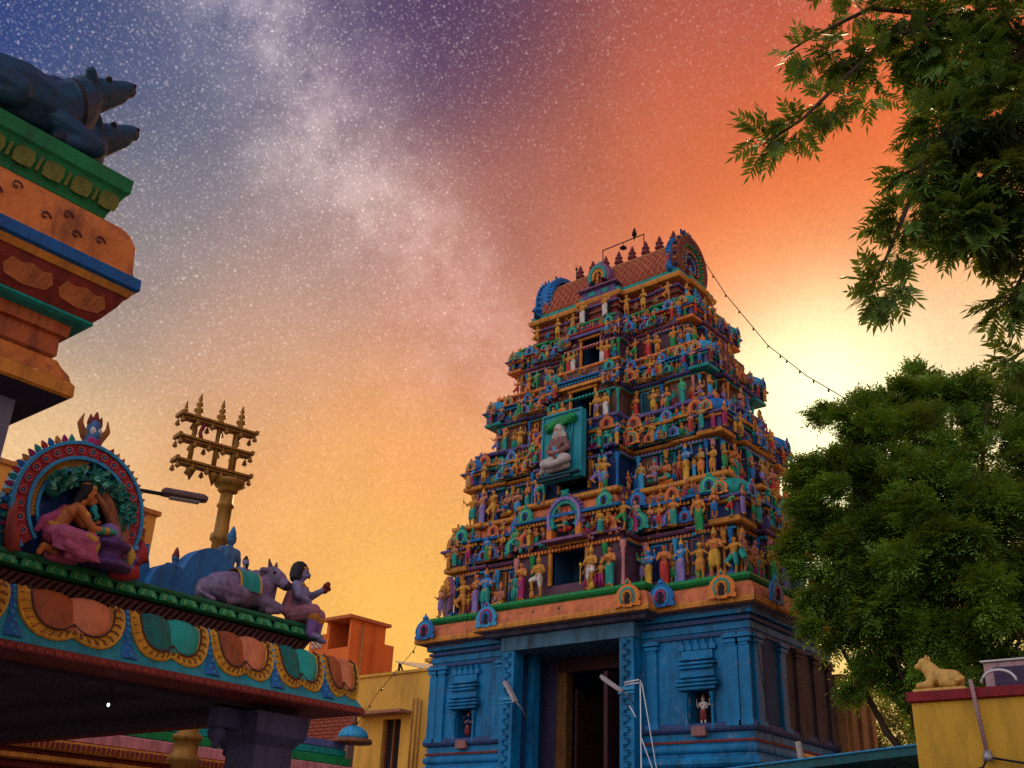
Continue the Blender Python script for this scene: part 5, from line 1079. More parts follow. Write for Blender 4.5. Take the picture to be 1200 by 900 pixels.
backfig('turned_statue', 'small blue crowned statue with its back turned left of the rounded slab', (-8.1, 5.08, 3.70), .56, [mat('steel blue skin', ()), SB, MAROON, MAROON])
backfig('turned_statue', 'tiny dark crowned statue right beside the curled red tail of the arch', (-7.6, 4.30, 3.70), .30, [mat('steel blue skin', ()), SB, MAROON, HAIR])
t = backfig('ledge_figure', 'small dark-haired statue seated behind the cow on the ledge', (-7.34, 5.28, 3.62), .52, [mat('violet skin paint', ()), SB, OCHR, HAIR], 'sage', PI/2)
t = backfig('ledge_figure', 'round-headed blue statue peeping over the cow blanket', (-7.36, 5.40, 3.50), .50, [LBLUE, SB, SB, SB], 'seat', PI/2)

# ------------------------------------------------------------------ tall canopy at the upper left
TC = thing('tall_canopy', 'tall stone canopy corner at upper left with green, orange and blue mouldings', 'canopy', (-4.9, 1.9, 0))
def CB(mb, name, m):
    o = mb.build(name, m, TC); o.location = tuple(-v for v in TC.location); return o
a, b = -4.34, 2.25
cpoly = [(-7.4,-.4),(a,-.4),(a,b),(-7.4,b)]
CB(MB().sweep(cpoly, [(-.20,4.53),(-.17,4.545),(-.165,4.57),(-.115,4.69),(-.10,4.705),(-.098,4.785),(-.3,4.79)], 0, False, True), 'green_fascia', mat('green fascia paint', (.006,.17,.05), .5, .35, 4, .45))
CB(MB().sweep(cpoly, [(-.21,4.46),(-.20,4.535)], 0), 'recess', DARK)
CB(MB().sweep(cpoly, [(-.22,4.50),(-.10,4.495),(-.065,4.45),(-.04,4.385),(-.035,4.31),(-.03,4.24),(-.02,4.215)], 0), 'cyma_band', mat('weathered orange cyma', (.56,.17,.035), .55, .5, 4, .75))
CB(MB().sweep(cpoly, [(-.02,4.214),(.005,4.205),(.008,4.145),(-.01,4.135)], 0), 'blue_fillet', mat('fillet blue', (.008,.10,.30), .5))
CB(MB().sweep(cpoly, [(-.01,4.134),(-.025,4.10),(-.035,4.10)], 0), 'yellow_fillet', OCHR)
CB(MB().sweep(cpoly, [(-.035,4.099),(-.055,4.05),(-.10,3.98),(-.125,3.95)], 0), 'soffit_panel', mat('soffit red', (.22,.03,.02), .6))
CB(MB().sweep(cpoly, [(-.125,3.949),(-.12,3.935),(-.14,3.925),(-.19,3.92)], 0), 'teal_bead', TEAL)
CB(MB().sweep(cpoly, [(-.19,3.919),(-.195,3.86),(-.22,3.855),(-.215,3.76),(-.235,3.74),(-.6,3.74)], 0), 'lower_band', mat('lower band orange', (.40,.10,.03), .55, .4, 5, .6))
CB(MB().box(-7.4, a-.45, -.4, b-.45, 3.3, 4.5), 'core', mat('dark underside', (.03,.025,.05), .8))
hp = [(-7.4,-.4),(a-.30,-.4),(a-.30,b-.0),(-7.4,b-.0)]
hd_ = MB().sweep([(-7.4,1.2),(a,1.2),(a,b),(-7.4,b)], [(-.21,3.735),(-.19,3.70),(-.16,3.66),(-.15,3.63)], 0); CB(hd_, 'capital_bell', mat('weathered orange cyma', ()))
CB(MB().sweep([(-7.4,1.2),(a,1.2),(a,b),(-7.4,b)], [(-.15,3.629),(-.133,3.61),(-.13,3.555),(-.145,3.545)], 0), 'capital_lip', OCHR)
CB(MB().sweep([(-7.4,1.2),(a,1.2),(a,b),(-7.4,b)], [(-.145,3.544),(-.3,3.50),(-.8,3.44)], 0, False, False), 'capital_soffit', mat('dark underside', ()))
CB(MB().box(-5.7, -4.62, 1.1, 1.93, 0, 3.80, 0, .03), 'shaft', mat('slate shaft paint', (.13,.13,.19), .6, .25, 3, .4))
for j, (y, z) in enumerate(((2.02,4.33),(1.84,4.38),(1.74,4.32),(1.90,4.30),(1.58,4.40),(1.5,4.33),(1.40,4.36),(1.28,4.42))):
    c_ = MB().tube([(a-.032, y+.028*(1-t/9)*math.cos(t*.8), z+.028*(1-t/9)*math.sin(t*.8)) for t in range(8)], .006, 5)
    CB(c_, 'curl_relief', mat('dark curl', (.16,.05,.04)))
cartm = MB().prism([(-.09,-.035),(-.11,0),(-.085,.045),(-.05,.035),(0,.05),(.05,.035),(.085,.045),(.11,0),(.09,-.035),(0,-.05)], -.012, .0).mesh('cartouche', [mat('cartouche orange', (.50,.16,.05), .6, .4, 6, .6)])
for j in range(9):
    o = link('cartouche', cartm, TC, (a-.077-TC.location.x, 2.02-j*.27-TC.location.y, 4.025), PI/2); o.rotation_euler = (.60, 0, PI/2); o.scale = (1.1, 1, 1.05)
gm = MB().prism([(-.048,-.04),(-.058,0),(-.045,.04),(0,.048),(.045,.04),(.058,0),(.048,-.04),(0,-.045)], -.012, 0).mesh('green_motif', [mat('olive motif paint', (.17,.20,.04), .6, .4, 8, .6)])
gb = MB().prism([(-.008,-.035),(.008,-.035),(.012,.035),(-.004,.04)], -.01, 0).mesh('motif_bar', [_m['olive motif paint']])
for j in range(16):
    y = 2.06-j*.15
    o = link('green_motif', gm, TC, (a-.139-TC.location.x, y-TC.location.y, 4.63), PI/2); o.rotation_euler = (.40, 0, PI/2); o.scale = (.92,1.4,.95)
    o = link('motif_bar', gb, TC, (a-.139-TC.location.x, y-.075-TC.location.y, 4.63), PI/2); o.rotation_euler = (.40, 0, PI/2); o.scale = (.92,1.4,.95)
BU = [mat('dark blue bull paint', (.008,.05,.10), .45, .4, 5, .5), mat('bull muzzle', (.01,.012,.03)), DBLUE, DARK]
collar = [(3,[(.165*math.cos(t), .285-.075*math.sin(t), .40+.16*math.sin(t)) for t in np.linspace(0, 2*PI, 24)], .016)]
bt, bb = beast('bull_statue', 'nearer dark blue bull statue with a collar lying on the tall green corner', 'statue', (-4.62, 1.58, 4.79), .84, BU, collar, 'bull statues on the tall corner', 0, False, True)
bt, bb = beast('bull_statue', 'farther dark blue bull statue at the tip of the tall green corner', 'statue', (-4.97, 1.81, 4.80), .86, BU, collar, 'bull statues on the tall corner', 0, False, True)

# ------------------------------------------------------------------ low cloister roof behind, mast, street lamp
LM = thing('low_cloister', 'long low cloister roof striped green, pink and gold behind the pavilion', 'cloister', (-13.8, 9.0, 0))
def LB(mb, name, m):
    o = mb.build(name, m, LM); o.location = tuple(-v for v in LM.location); return o
lp = [(-17.2,4.5),(-13.5,4.5),(-13.5,12.5),(-17.2,12.5)]
for z0_, z1_, e, m in ((2.62,2.72,-.12,MAROON),(2.72,2.80,.02,OCHR),(2.80,2.86,-.05,MAROON),(2.86,2.99,.06,OCHR),(2.99,3.16,-.02,PINK),(3.16,3.30,-.10,GREEN),(3.30,3.42,-.16,TEAL)):
    LB(MB().sweep(lp, [(e-.03,z0_+.001),(e,z0_+.02),(e,z1_-.02),(e-.03,z1_)], 0, True, True), 'moulding', m)
LB(MB().sweep(lp, [(-.2,3.42),(-.18,3.44),(-.18,3.54),(-.3,3.55)], 0, False, True), 'parapet', mat('patterned blue parapet', (.10,.12,.30), .6, .8, 30, .4))
tt = MB()
for j in range(110): tt.box(-13.45, -13.42, 4.55+j*.072, 4.59+j*.072, 2.89, 2.96)
LB(tt, 'tooth_row', MAROON)['kind'] = 'stuff'
LB(MB().box(-17, -13.9, 4.7, 12.2, 0, 2.62), 'wall', mat('dark cloister wall', (.07,.04,.04), .8))
for y in (5.5,7.4,9.3,11.6): LB(MB().lathe([(.16,0),(.16,.3),(.12,.35),(.12,2.3),(.18,2.4),(.2,2.62)], -13.75, y, 10), 'post', OCHR)
dm = thing('corner_dome', 'small blue dome with a finial on the corner of the cloister roof', 'dome', (-13.55, 12.36, 3.54))
dm.scale = (.74,.74,.86)
MB().lathe([(.42,-.02),(.44,0),(.42,.06),(.34,.07)], 0, 0, 14).build('dome_rim', BROWN, dm)
MB().lathe([(.33,.07),(.34,.12),(.28,.22),(.16,.29),(.05,.31)], 0, 0, 14).build('dome_shell', LBLUE, dm)
MB().lathe([(.04,.30),(.09,.36),(.04,.42),(.06,.46),(.008,.60)], 0, 0, 8).build('finial', BROWN, dm)
mo = thing('oval_plaque', 'small blue and pink oval ornament low beside the pavilion pillar', 'ornament', (-12.9, 10.0, 2.55))
ring(MB(), .16, .26, -.05, .05, .15, 0, 2, 18, 0, 1.5).build('oval_rim', LBLUE, mo, (0,0,0), PI/2); MB().ball((0,0,.15), (.05,.15,.22)).build('oval_core', MAGE, mo)
MB().tube([(0,0,-2.5),(0,0,-.1)], .06, 8).build('oval_post', BROWN, mo)

MA = thing('ceremonial_mast', 'gilded ceremonial mast with three tiers of arms hung with bells', 'mast', (-11.7, 7.95, 0), -.22)
pf_ = []
MB().lathe([(.30,0),(.30,1.2),(.2,1.3),(.145,1.4),(.145,2.7),(.19,2.74),(.19,2.8),(.15,2.84),(.15,2.98),(.18,3.0),(.18,3.05),(.125,3.08),(.108,4.9),(.14,4.94),(.105,4.99),(.10,5.5),(.135,5.53),(.135,5.6),(.098,5.64),(.092,5.98),(.12,6.0),(.095,6.05),(.09,6.18)], 0, 0, 18).build('shaft', BRASS, MA)
MB().lathe([(.09,6.181),(.14,6.22),(.13,6.25),(.18,6.28),(.21,6.33),(.21,6.37),(.12,6.40)], 0, 0, 18).build('capital', BRASS, MA)
arms_ = []
for z, y0, y1 in ((6.46,-.80,.26),(6.79,-.82,.23),(7.10,-.84,.25)):
    mb = MB().box(-.10, .10, y0, y1, z, z+.035, 0, .006).box(-.07, .07, y0+.06, y1-.05, z-.035, z-.001, 0, .006)
    mb.box(-.12, .12, y0-.02, y0+.03, z-.01, z+.05, 0, .006).box(-.12, .12, y1-.03, y1+.02, z-.01, z+.05, 0, .006)
    arms_.append(mb.build('arm', BRASS, MA))
    bell = MB().lathe([(.006,0),(.012,-.04),(.02,-.05),(.032,-.07),(.045,-.12),(.05,-.125),(.012,-.135),(.014,-.155)], 0, 0, 8).mesh('bell', [BRASS])
    for j, y in enumerate(np.linspace(y0+.02, y1-.02, 6)):
        for sx in (-1, 1): link('bell', bell, arms_[-1], (sx*.09, y, z-.005), 0, .8)
for y in (-.60,-.26,.0): MB().tube([(0,y,6.47),(0,y,7.12)], .05 if y == 0 else .035, 8).build('upright', BRASS, MA)
mf = MB().lathe([(.06,0),(.07,.03),(.04,.05),(.085,.09),(.085,.12),(.03,.15),(.065,.18),(.06,.21),(.025,.235),(.045,.26),(.008,.36)], 0, 0, 10).mesh('finial', [BRASS])
for y, s in ((-.77,.55),(-.59,1),(-.26,1),(.03,1)): link('finial', mf, MA, (0, y, 7.136), 0, (s*.8, s*.8, s))
pd = MB().lathe([(.06,0),(.07,-.04),(.05,-.08),(.008,-.18)], 0, 0, 8).mesh('pendant', [BRASS])
for y in (-.56,-.24): link('pendant', pd, MA, (0, y, 6.424))
MB().tube([(.05,-.5,7.05),(.06,-.54,6.9),(.05,-.50,6.8)], .03, 6).build('ribbon', MAROON, MA)
SL = thing('street_lamp', 'street lamp with a long curved arm reaching out behind the arched sculpture', 'street lamp', (-13.95, 7.7, 0))
MB().tube([(0,0,0),(0,0,6.3),(.0,.02,6.55)], [.09,.07,.05], 10).build('pole', METAL, SL)
MB().tube([(0,.0,6.50),(.03,.1,6.64),(.10,.30,6.65),(.22,.52,6.645)], [.035,.032,.03,.028], 8).build('arm', DARK, SL)
hb = MB().sweep([(-.11,-.33),(.11,-.33),(.09,.36),(-.09,.36)], [(-.06,-.05),(0,-.02),(0,.02),(-.05,.07),(-.07,.08)], 0, True, True).build('lamp_head', mat('rusty lamp housing', (.13,.07,.06), .6), SL, (.34,.78,6.67), -.45)
MB().box(-.07, .07, -.2, .25, -.075, -.051, 0, .008).build('lens', mat('dull lens', (.3,.25,.2), .3), hb)

# ------------------------------------------------------------------ buildings beyond
YB = mat('yellow wall paint', (.62,.37,.06), .7, .25, .6, .55, .1, dcol=(.2,.09,.03)); YB2 = mat('orange building paint', (.62,.13,.02), .7, .2, .5, .5, .1, dcol=(.22,.04,.02))
BEIGE = mat('beige sill', (.5,.34,.2), .7)
B = thing('yellow_building', 'plain yellow house with a parapet and one tall window left of the blue gateway', 'house', (-21, 25, 0))
def BB(mb, name, m, base): 
    o = mb.build(name, m, base); o.location = tuple(-v for v in base.location); return o
# front wall built round the window
Yf = 23.0
w = MB(); w.box(-25.3,-23.95,Yf,Yf+.3,0,7.12); w.box(-23.2,-16.5,Yf,Yf+.3,0,7.12); w.box(-23.95,-23.2,Yf,Yf+.3,5.82,7.12); w.box(-23.95,-23.2,Yf,Yf+.3,0,3.7); w.box(-25.3,-16.5,Yf+.3,29,0,6.9)
BB(w, 'wall', YB, B)
BB(MB().box(-25.36,-16.4,Yf-.06,Yf+.22,7.121,7.2), 'parapet_cap', YB, B)
BB(MB().box(-24.85,-22.75,Yf-.55,Yf-.001,5.92,6.0), 'window_hood', mat('weathered sill', (.34,.17,.10), .8), B)
wn = BB(MB().box(-23.95,-23.2,Yf+.2,Yf+.25,3.7,5.82), 'window', DARK, B)
for x in (-23.93,-23.6,-23.26): 
    BB(MB().box(x,x+.05,Yf+.1,Yf+.19,3.7,5.82), 'window_bar', BROWN, B)
BB(MB().box(-21.95,-21.6,Yf-.03,Yf-.002,5.45,6.05), 'vent_frame', BEIGE, B); BB(MB().box(-21.90,-21.65,Yf-.045,Yf-.031,5.5,6.0), 'vent', DARK, B)
for x in (-22.72,-22.55,-22.40): BB(MB().tube([(x,Yf-.04,4.2),(x,Yf-.04,6.35 if x < -22.5 else 6.3)], .022, 6), 'drain_pipe', mat('dusty pipe', (.42,.2,.06)), B)
BB(MB().box(-26.6,-22,27.5,30,6.9,8.5).box(-26.7,-21.9,27.4,30.1,8.5,8.62), 'stair_room', mat('dull yellow', (.5,.26,.05), .7), B)
aw = BB(MB().add([(-25.3,24.6,7.9),(-23.2,24.6,7.35),(-23.2,27.3,7.6),(-25.3,27.3,8.2),(-25.3,24.6,7.94),(-23.2,24.6,7.39),(-23.2,27.3,7.64),(-25.3,27.3,8.24)], [(0,1,2,3),(7,6,5,4),(0,4,5,1),(1,5,6,2),(2,6,7,3),(3,7,4,0)]), 'roof_awning', mat('pale awning', (.62,.5,.3), .5), B)
BB(MB().tube([(-25.2,24.7,6.9),(-25.2,24.7,7.9)], .04, 6), 'awning_post', DARK, B); BB(MB().tube([(-24.6,24.7,6.9),(-25.2,24.7,7.9)], .03, 6), 'awning_post', DARK, B)
L2 = thing('yellow_annex', 'low yellow wall with a ledge left of the yellow house', 'wall', (-27, 24, 0))
BB(MB().box(-29,-25.42,24,27,0,6.3), 'wall', YB, L2); BB(MB().box(-29,-25.41,23.8,24.2,6.3,6.42), 'coping', BEIGE, L2)
OB = thing('orange_building', 'bright orange house with an open stair room on its roof', 'house', (-40, 38, 0))
Yo = 36
w = MB(); w.box(-42.25,-42.05,Yo,Yo+2.4,11.6,13.3); w.box(-40.55,-40.4,Yo,Yo+2.4,11.6,13.3); w.box(-42.05,-40.55,Yo+1.2,Yo+2.4,11.6,13.3); w.box(-43.4,-40.4,Yo+.001,Yo+2.4,0,11.599)
w.box(-40.399,-39.9,Yo+1.5,Yo+2.6,0,12.3)
BB(w, 'wall', YB2, OB)
BB(MB().box(-42.4,-40.2,Yo-.3,Yo+2.6,13.301,13.46), 'roof_slab', mat('orange slab', (.48,.13,.04), .7), OB)
BB(MB().box(-43.5,-42.26,Yo-.02,Yo+.2,11.6,12.7), 'parapet', YB2, OB); BB(MB().box(-42.05,-40.55,Yo+.0,Yo+.15,11.6,11.9), 'parapet', YB2, OB)
BB(MB().box(-42.05,-40.55,Yo+1.14,Yo+1.19,11.7,13.3), 'recess', mat('brick recess', (.30,.06,.03), .8), OB)
jl = MB()
for i in range(3):
    for j in range(3): jl.tube([(-43.3+i*.3, Yo-.06, 12.0+j*.22),(-43.05+i*.3, Yo-.06, 12.2+j*.22)], .035, 5); jl.tube([(-43.05+i*.3, Yo-.075, 12.0+j*.22),(-43.3+i*.3, Yo-.075, 12.2+j*.22)], .035, 5)
BB(jl, 'lattice_screen', mat('pale lattice', (.6,.5,.42)), OB)
BB(MB().box(-41.6,-40.7,Yo-.12,Yo-.001,10.0,10.6), 'window', DARK, OB); BB(MB().box(-41.8,-40.5,Yo-.6,Yo-.121,10.62,10.72), 'sunshade', BEIGE, OB)
BB(MB().tube([(-40.37,Yo+.8,4),(-40.37,Yo+.8,13.2)], .05, 6), 'drain_pipe', mat('dusty pipe', ()), OB)
# brick wall between
BW = thing('brick_wall', 'old red brick wall behind the cloister roof', 'wall', (-17.5, 15, 0))
BB(MB().box(-20,-16.6,15.02,15.2,0,4.5), 'mortar', mat('old mortar', (.2,.12,.09), .9), BW)
bm_ = MB().box(-.11,.11,-.03,.02,0,.062,0,.006).mesh('brick', [mat('red brick', (.30,.065,.035), .85, .35, 3, .4)])
for r_ in range(7):
    for c_ in range(14): link('brick', bm_, BW, (-19.7+c_*.235+(r_%2)*.117+17.5, .02, 4.0+r_*.072), 0)
BB(MB().box(-20,-16.6,14.98,15.24,4.505,4.56), 'coping', BROWN, BW)
# far left houses
FL = thing('left_apartment', 'orange apartment house behind the arched sculpture at the left edge', 'house', (-27, 14, 0))
FLM = mat('ochre apartment paint', (.66,.30,.05), .7, .12, .4, .3, .1)
BB(MB().box(-31,-26,9.0,12.0,0,10.6), 'wall', FLM, FL); BB(MB().box(-31,-26,12.0,13.6,0,11.3), 'wing', FLM, FL); BB(MB().box(-31.1,-25.92,8.9,12.0,10.601,10.72).box(-31.1,-25.92,12.001,13.7,11.301,11.4), 'parapet_cap', mat('ochre cap', (.5,.2,.04)), FL)
for y in (9.5,10.8): BB(MB().box(-26.01,-25.97,y,y+.7,6.5,8.0), 'window', DARK, FL)
F2 = thing('lattice_house', 'narrow yellow house with a pierced lattice screen right of the arched sculpture', 'house', (-25, 15, 0))
BB(MB().box(-29,-25.2,13.3,15.0,0,10.2), 'wall', FLM, F2); BB(MB().box(-29.1,-25.1,13.2,15.08,10.201,10.32), 'parapet_cap', mat('ochre cap', ()), F2)
jl = MB()
for i in range(7):
    for j in range(8): jl.box(-25.19,-25.14,14.05+i*.10,14.12+i*.10,8.6+j*.15,8.71+j*.15)
BB(jl, 'lattice_screen', mat('lattice shadow', (.12,.05,.02)), F2)

# ------------------------------------------------------------------ right foreground: yellow wall and what stands on it
YW = thing('yellow_wall', 'smooth yellow wall with a dark red coping at the right edge', 'wall', (-2.5, 9.5, 0))
BB(MB().box(-3.33,.6,9.5,9.8,0,3.135,0,.008), 'wall', mat('bright yellow wall paint', (.58,.33,.03), .6, .2, 1.2, .5, .08), YW)
BB(MB().box(-3.36,.62,9.46,9.85,3.136,3.22,0,.006), 'coping', mat('coping red', (.24,.012,.02), .55), YW)
BB(MB().box(-3.30,.6,9.40,9.499,2.50,2.56,0,.01).box(-2.6,.6,9.42,9.499,2.3,2.498), 'lower_ledge', mat('dark red ledge', (.16,.01,.03)), YW)
pp = thing('cable_conduit', 'pink-grey conduit pipe running down the yellow wall with a hooped cable on top', 'pipe', (-2.74, 9.46, 2.66))
MB().tube([(-.05,-.03,.62),(-.04,-.03,.5),(.0,-.02,.02)], .018, 8).build('conduit', mat('pinkish conduit', (.38,.24,.26), .5), pp)
MB().lathe([(.04,-.03),(.045,0),(.03,.05)], 0, -.02, 8).build('junction', METAL, pp)
MB().tube([(.08+.14*math.cos(t)+.07, .06, .60+.10*math.sin(t)) for t in np.linspace(0, PI, 12)], .012, 6).build('hoop', STEELW, pp)
MB().tube([(0,-.02,0),(-.05,-.03,-.08),(-.3,-.05,-.14),(-.55,-.05,-.12)], .01, 5).tube([(0,-.02,0),(.5,-.05,-.10),(1.5,-.05,-.05)], .01, 5).build('cable', DARK, pp)
LI = [mat('cream ochre stone paint', (.66,.40,.10), .6, .25, 8, .3), mat('cream ochre stone paint', ()), mat('cream ochre stone paint', ()), BROWN]
ln = thing('lion_statue', 'small cream lion statue resting on the red coping of the yellow wall', 'statue', (-3.10, 9.65, 3.222), 0)
lp_ = [(0,[(.13,0,.11),(-.04,0,.13)],[.075,.08]),(0,[(-.06,0,.15),(-.11,0,.21)],[.085,.075]),(0,[(-.13,-.01,.25),(-.15,-.015,.26)],[.06,.055]),(0,[(-.19,-.02,.235),(-.215,-.02,.232)],[.035,.03]),(0,[(-.11,-.04,.31),(-.105,-.04,.325)],[.02,.012]),(0,[(-.11,.035,.31),(-.105,.035,.325)],[.02,.012]),
       (0,[(-.08,-.06,.10),(-.10,-.08,.05),(-.2,-.08,.045)],[.05,.038,.03]),(0,[(-.08,.06,.10),(-.10,.08,.05),(-.2,.08,.045)],[.05,.038,.03]),(0,[(.14,-.06,.10),(.05,-.09,.06),(.13,-.09,.045)],[.07,.05,.035]),(0,[(.14,.06,.1),(.05,.08,.05)],[.07,.045]),(0,[(.2,0,.1),(.23,-.06,.09),(.18,-.1,.07)],[.025,.02,.022])]
link('body', sculpt('lion_body', lp_, .008, [LI[0]], 2), ln, (0,0,.025)); MB().box(-.25,.26,-.13,.13,0,.035,0,.008).build('plinth', LI[0], ln)
ln.scale = (.88,.88,.92)
ac = thing('outdoor_unit', 'boxy air conditioner unit with a pale frame behind the coping at the right edge', 'air conditioner', (-2.45, 10.0, 3.1))
MB().box(-.38,.42,.0,.32,.0,.42,0,.012).build('casing', mat('pale pink casing', (.42,.28,.30), .5), ac); MB().box(-.30,.36,-.008,-.001,.05,.37).build('front_panel', mat('dark violet panel', (.05,.03,.08), .4), ac)
MB().box(-.40,.44,-.02,.34,.421,.435).build('lid', STEELW, ac)
MB().box(-.3,-.22,.05,.3,-.12,-.002).box(.25,.33,.05,.3,-.12,-.002).build('foot_rail', METAL, ac)
# low shed roof edge
SH = thing('shed_roof', 'dark teal metal shed roof edge sloping up to the yellow wall', 'shed', (-5, 12, 0))
A_, B_ = (-6.4, 11.5, 2.84), (-3.8, 11.5, 3.05)
rf_ = MB()
def roofpts(dz, dy0=0): return [(A_[0],A_[1],A_[2]+dz),(B_[0],B_[1],B_[2]+dz),(B_[0],B_[1]+1.5,B_[2]+dz-.25),(A_[0],A_[1]+1.5,A_[2]+dz-.25)]
rf_.add(roofpts(-.09)+roofpts(0), [(3,2,1,0),(4,5,6,7),(0,1,5,4),(1,2,6,5),(2,3,7,6),(3,0,4,7)])
BB(rf_, 'roof_sheet', mat('dark teal metal', (.01,.10,.12), .45), SH)
BB(MB().tube([(A_[0],A_[1]-.01,A_[2]+.005),(B_[0],B_[1]-.01,B_[2]+.005)], .012, 6), 'roof_edge', LBLUE, SH)
BB(MB().box(-6.2,-3.9,11.6,12.9,0,2.55), 'wall', mat('dark shed wall', (.04,.03,.05)), SH)
st = thing('stone_stub', 'short grey stone post slanting at the foot of the tower beside the shed roof', 'post', (-6.75, 14.6, 0))
MB().tube([(0,0,0),(0,0,3.3),(-.03,0,3.53)], .045, 8).build('shaft', mat('grey stone stub', (.36,.31,.27), .8), st)
yp = thing('yellow_rail', 'thin yellow rail near the foot of the tower side wall', 'rail', (-6.9, 15, 0))
MB().tube([(.0,0,3.40),(.42,0,3.29)], .03, 6).build('rail', OCHR, yp); MB().tube([(.05,0,0),(.05,0,3.38)], .02, 6).build('rail_post', BROWN, yp)
# lower wing of the gateway behind the tower side
SW = thing('tower_annex', 'brown side wall with pilasters behind the right of the gateway', 'wall', (-7.6, 19.6, 0))
BRW = mat('ochre brown wall', (.34,.17,.06), .7, .3, 1.2, .5)
BB(MB().box(-9.4,-7.95,19.2,20.6,0,5.3), 'wall', BRW, SW)
for y in (19.3,19.75,20.25): BB(MB().box(-7.949,-7.88,y,y+.16,3.9,5.3,0,.01), 'pilaster', BRW, SW)
for z, e in ((3.7,.12),(3.4,.2),(3.1,.26)): BB(MB().box(-9.4,-7.949+e,19.21,20.6+e,z,z+.16,0,.02), 'moulding', BRW, SW)

# ------------------------------------------------------------------ foliage
def leafmat(name, c, tr):
    m = bpy.data.materials.new(name); m.use_nodes = True; t = m.node_tree; n = t.nodes; L = t.links.new; n.clear()
    o = n.new('ShaderNodeOutputMaterial'); d = n.new('ShaderNodeBsdfPrincipled'); r = n.new('ShaderNodeBsdfTranslucent'); x = n.new('ShaderNodeMixShader')
    d.inputs['Roughness'].default_value = .5; d.inputs['Specular IOR Level'].default_value = .25
    at = n.new('ShaderNodeTexCoord'); nz = n.new('ShaderNodeTexNoise'); nz.inputs['Scale'].default_value = 1.6; nz.inputs['Detail'].default_value = 9; L(at.outputs['Object'], nz.inputs['Vector'])
    mx = n.new('ShaderNodeMix'); mx.data_type = 'RGBA'; mx.inputs['A'].default_value = tuple(v*.16 for v in c)+(1,); mx.inputs['B'].default_value = tuple(v*2.1 for v in c)+(1,); mr = n.new('ShaderNodeMapRange'); mr.inputs['From Min'].default_value = .36; mr.inputs['From Max'].default_value = .66; L(nz.outputs['Fac'], mr.inputs['Value']); L(mr.outputs[0], mx.inputs['Factor'])  # wide colour noise puts lit tufts and dark gaps into the leaves
    L(mx.outputs['Result'], d.inputs['Base Color']); r.inputs['Color'].default_value = tr+(1,); x.inputs[0].default_value = .3
    L(d.outputs[0], x.inputs[1]); L(r.outputs[0], x.inputs[2]); L(x.outputs[0], o.inputs[0]); return m
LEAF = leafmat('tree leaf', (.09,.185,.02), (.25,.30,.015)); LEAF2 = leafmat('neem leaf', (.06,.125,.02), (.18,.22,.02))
LEAF3 = leafmat('far yellow leaf', (.12,.16,.02), (.4,.36,.03))
BARK = mat('bark', (.07,.045,.03), .9, .4, 6, .3, .5)
def nmesh(name, V, Fq, mats):
    me = bpy.data.meshes.new(name); me.vertices.add(len(V)); me.vertices.foreach_set('co', V.ravel())
    n = len(Fq); me.loops.add(n*4); me.loops.foreach_set('vertex_index', Fq.ravel().astype(np.int32))
    me.polygons.add(n); me.polygons.foreach_set('loop_start', np.arange(0, n*4, 4, dtype=np.int32)); me.polygons.foreach_set('loop_total', np.full(n, 4, np.int32))
    me.update(calc_edges=True)
    for m in mats: me.materials.append(m)
    return me
def fronds(base, d, length, npair=5, lw=.28, ll=.55, droop=.5):
    # each frond: leaflets in pairs along a drooping stem plus one at the tip ; all as 4-gons
    n = len(base); d = d/np.linalg.norm(d, axis=1, keepdims=True)
    ref = nrs.normal(size=(n,3))*.35+np.array([0,0,1.]); s = np.cross(d, ref); s /= np.linalg.norm(s, axis=1, keepdims=True); up = np.cross(s, d)
    Vs = []
    L = length[:, None]
    for k in range(npair+1):
        t = (k+.6)/(npair+.8); c = base+d*L*t-np.array([0,0,1.])*L*droop*t*t*.5
        sides = (-1, 1) if k < npair else (0,)
        for sd in sides:
            ax = d*(.45 if sd else 1)+s*sd*.9-up*.12+nrs.normal(size=(n,3))*.13; ax[:, 2] -= .22; ax /= np.linalg.norm(ax, axis=1, keepdims=True)
            l = L*ll*(1-.35*abs(t-.45))*.62; w = np.cross(ax, up+nrs.normal(size=(n,3))*.3); w /= np.linalg.norm(w, axis=1, keepdims=True)
            wd = l*lw
            Vs.append(np.stack([c, c+ax*l*.45+w*wd*.5, c+ax*l, c+ax*l*.45-w*wd*.5], 1))
    V = np.concatenate(Vs, 1).reshape(-1, 3); return V, np.arange(len(V)).reshape(-1, 4)
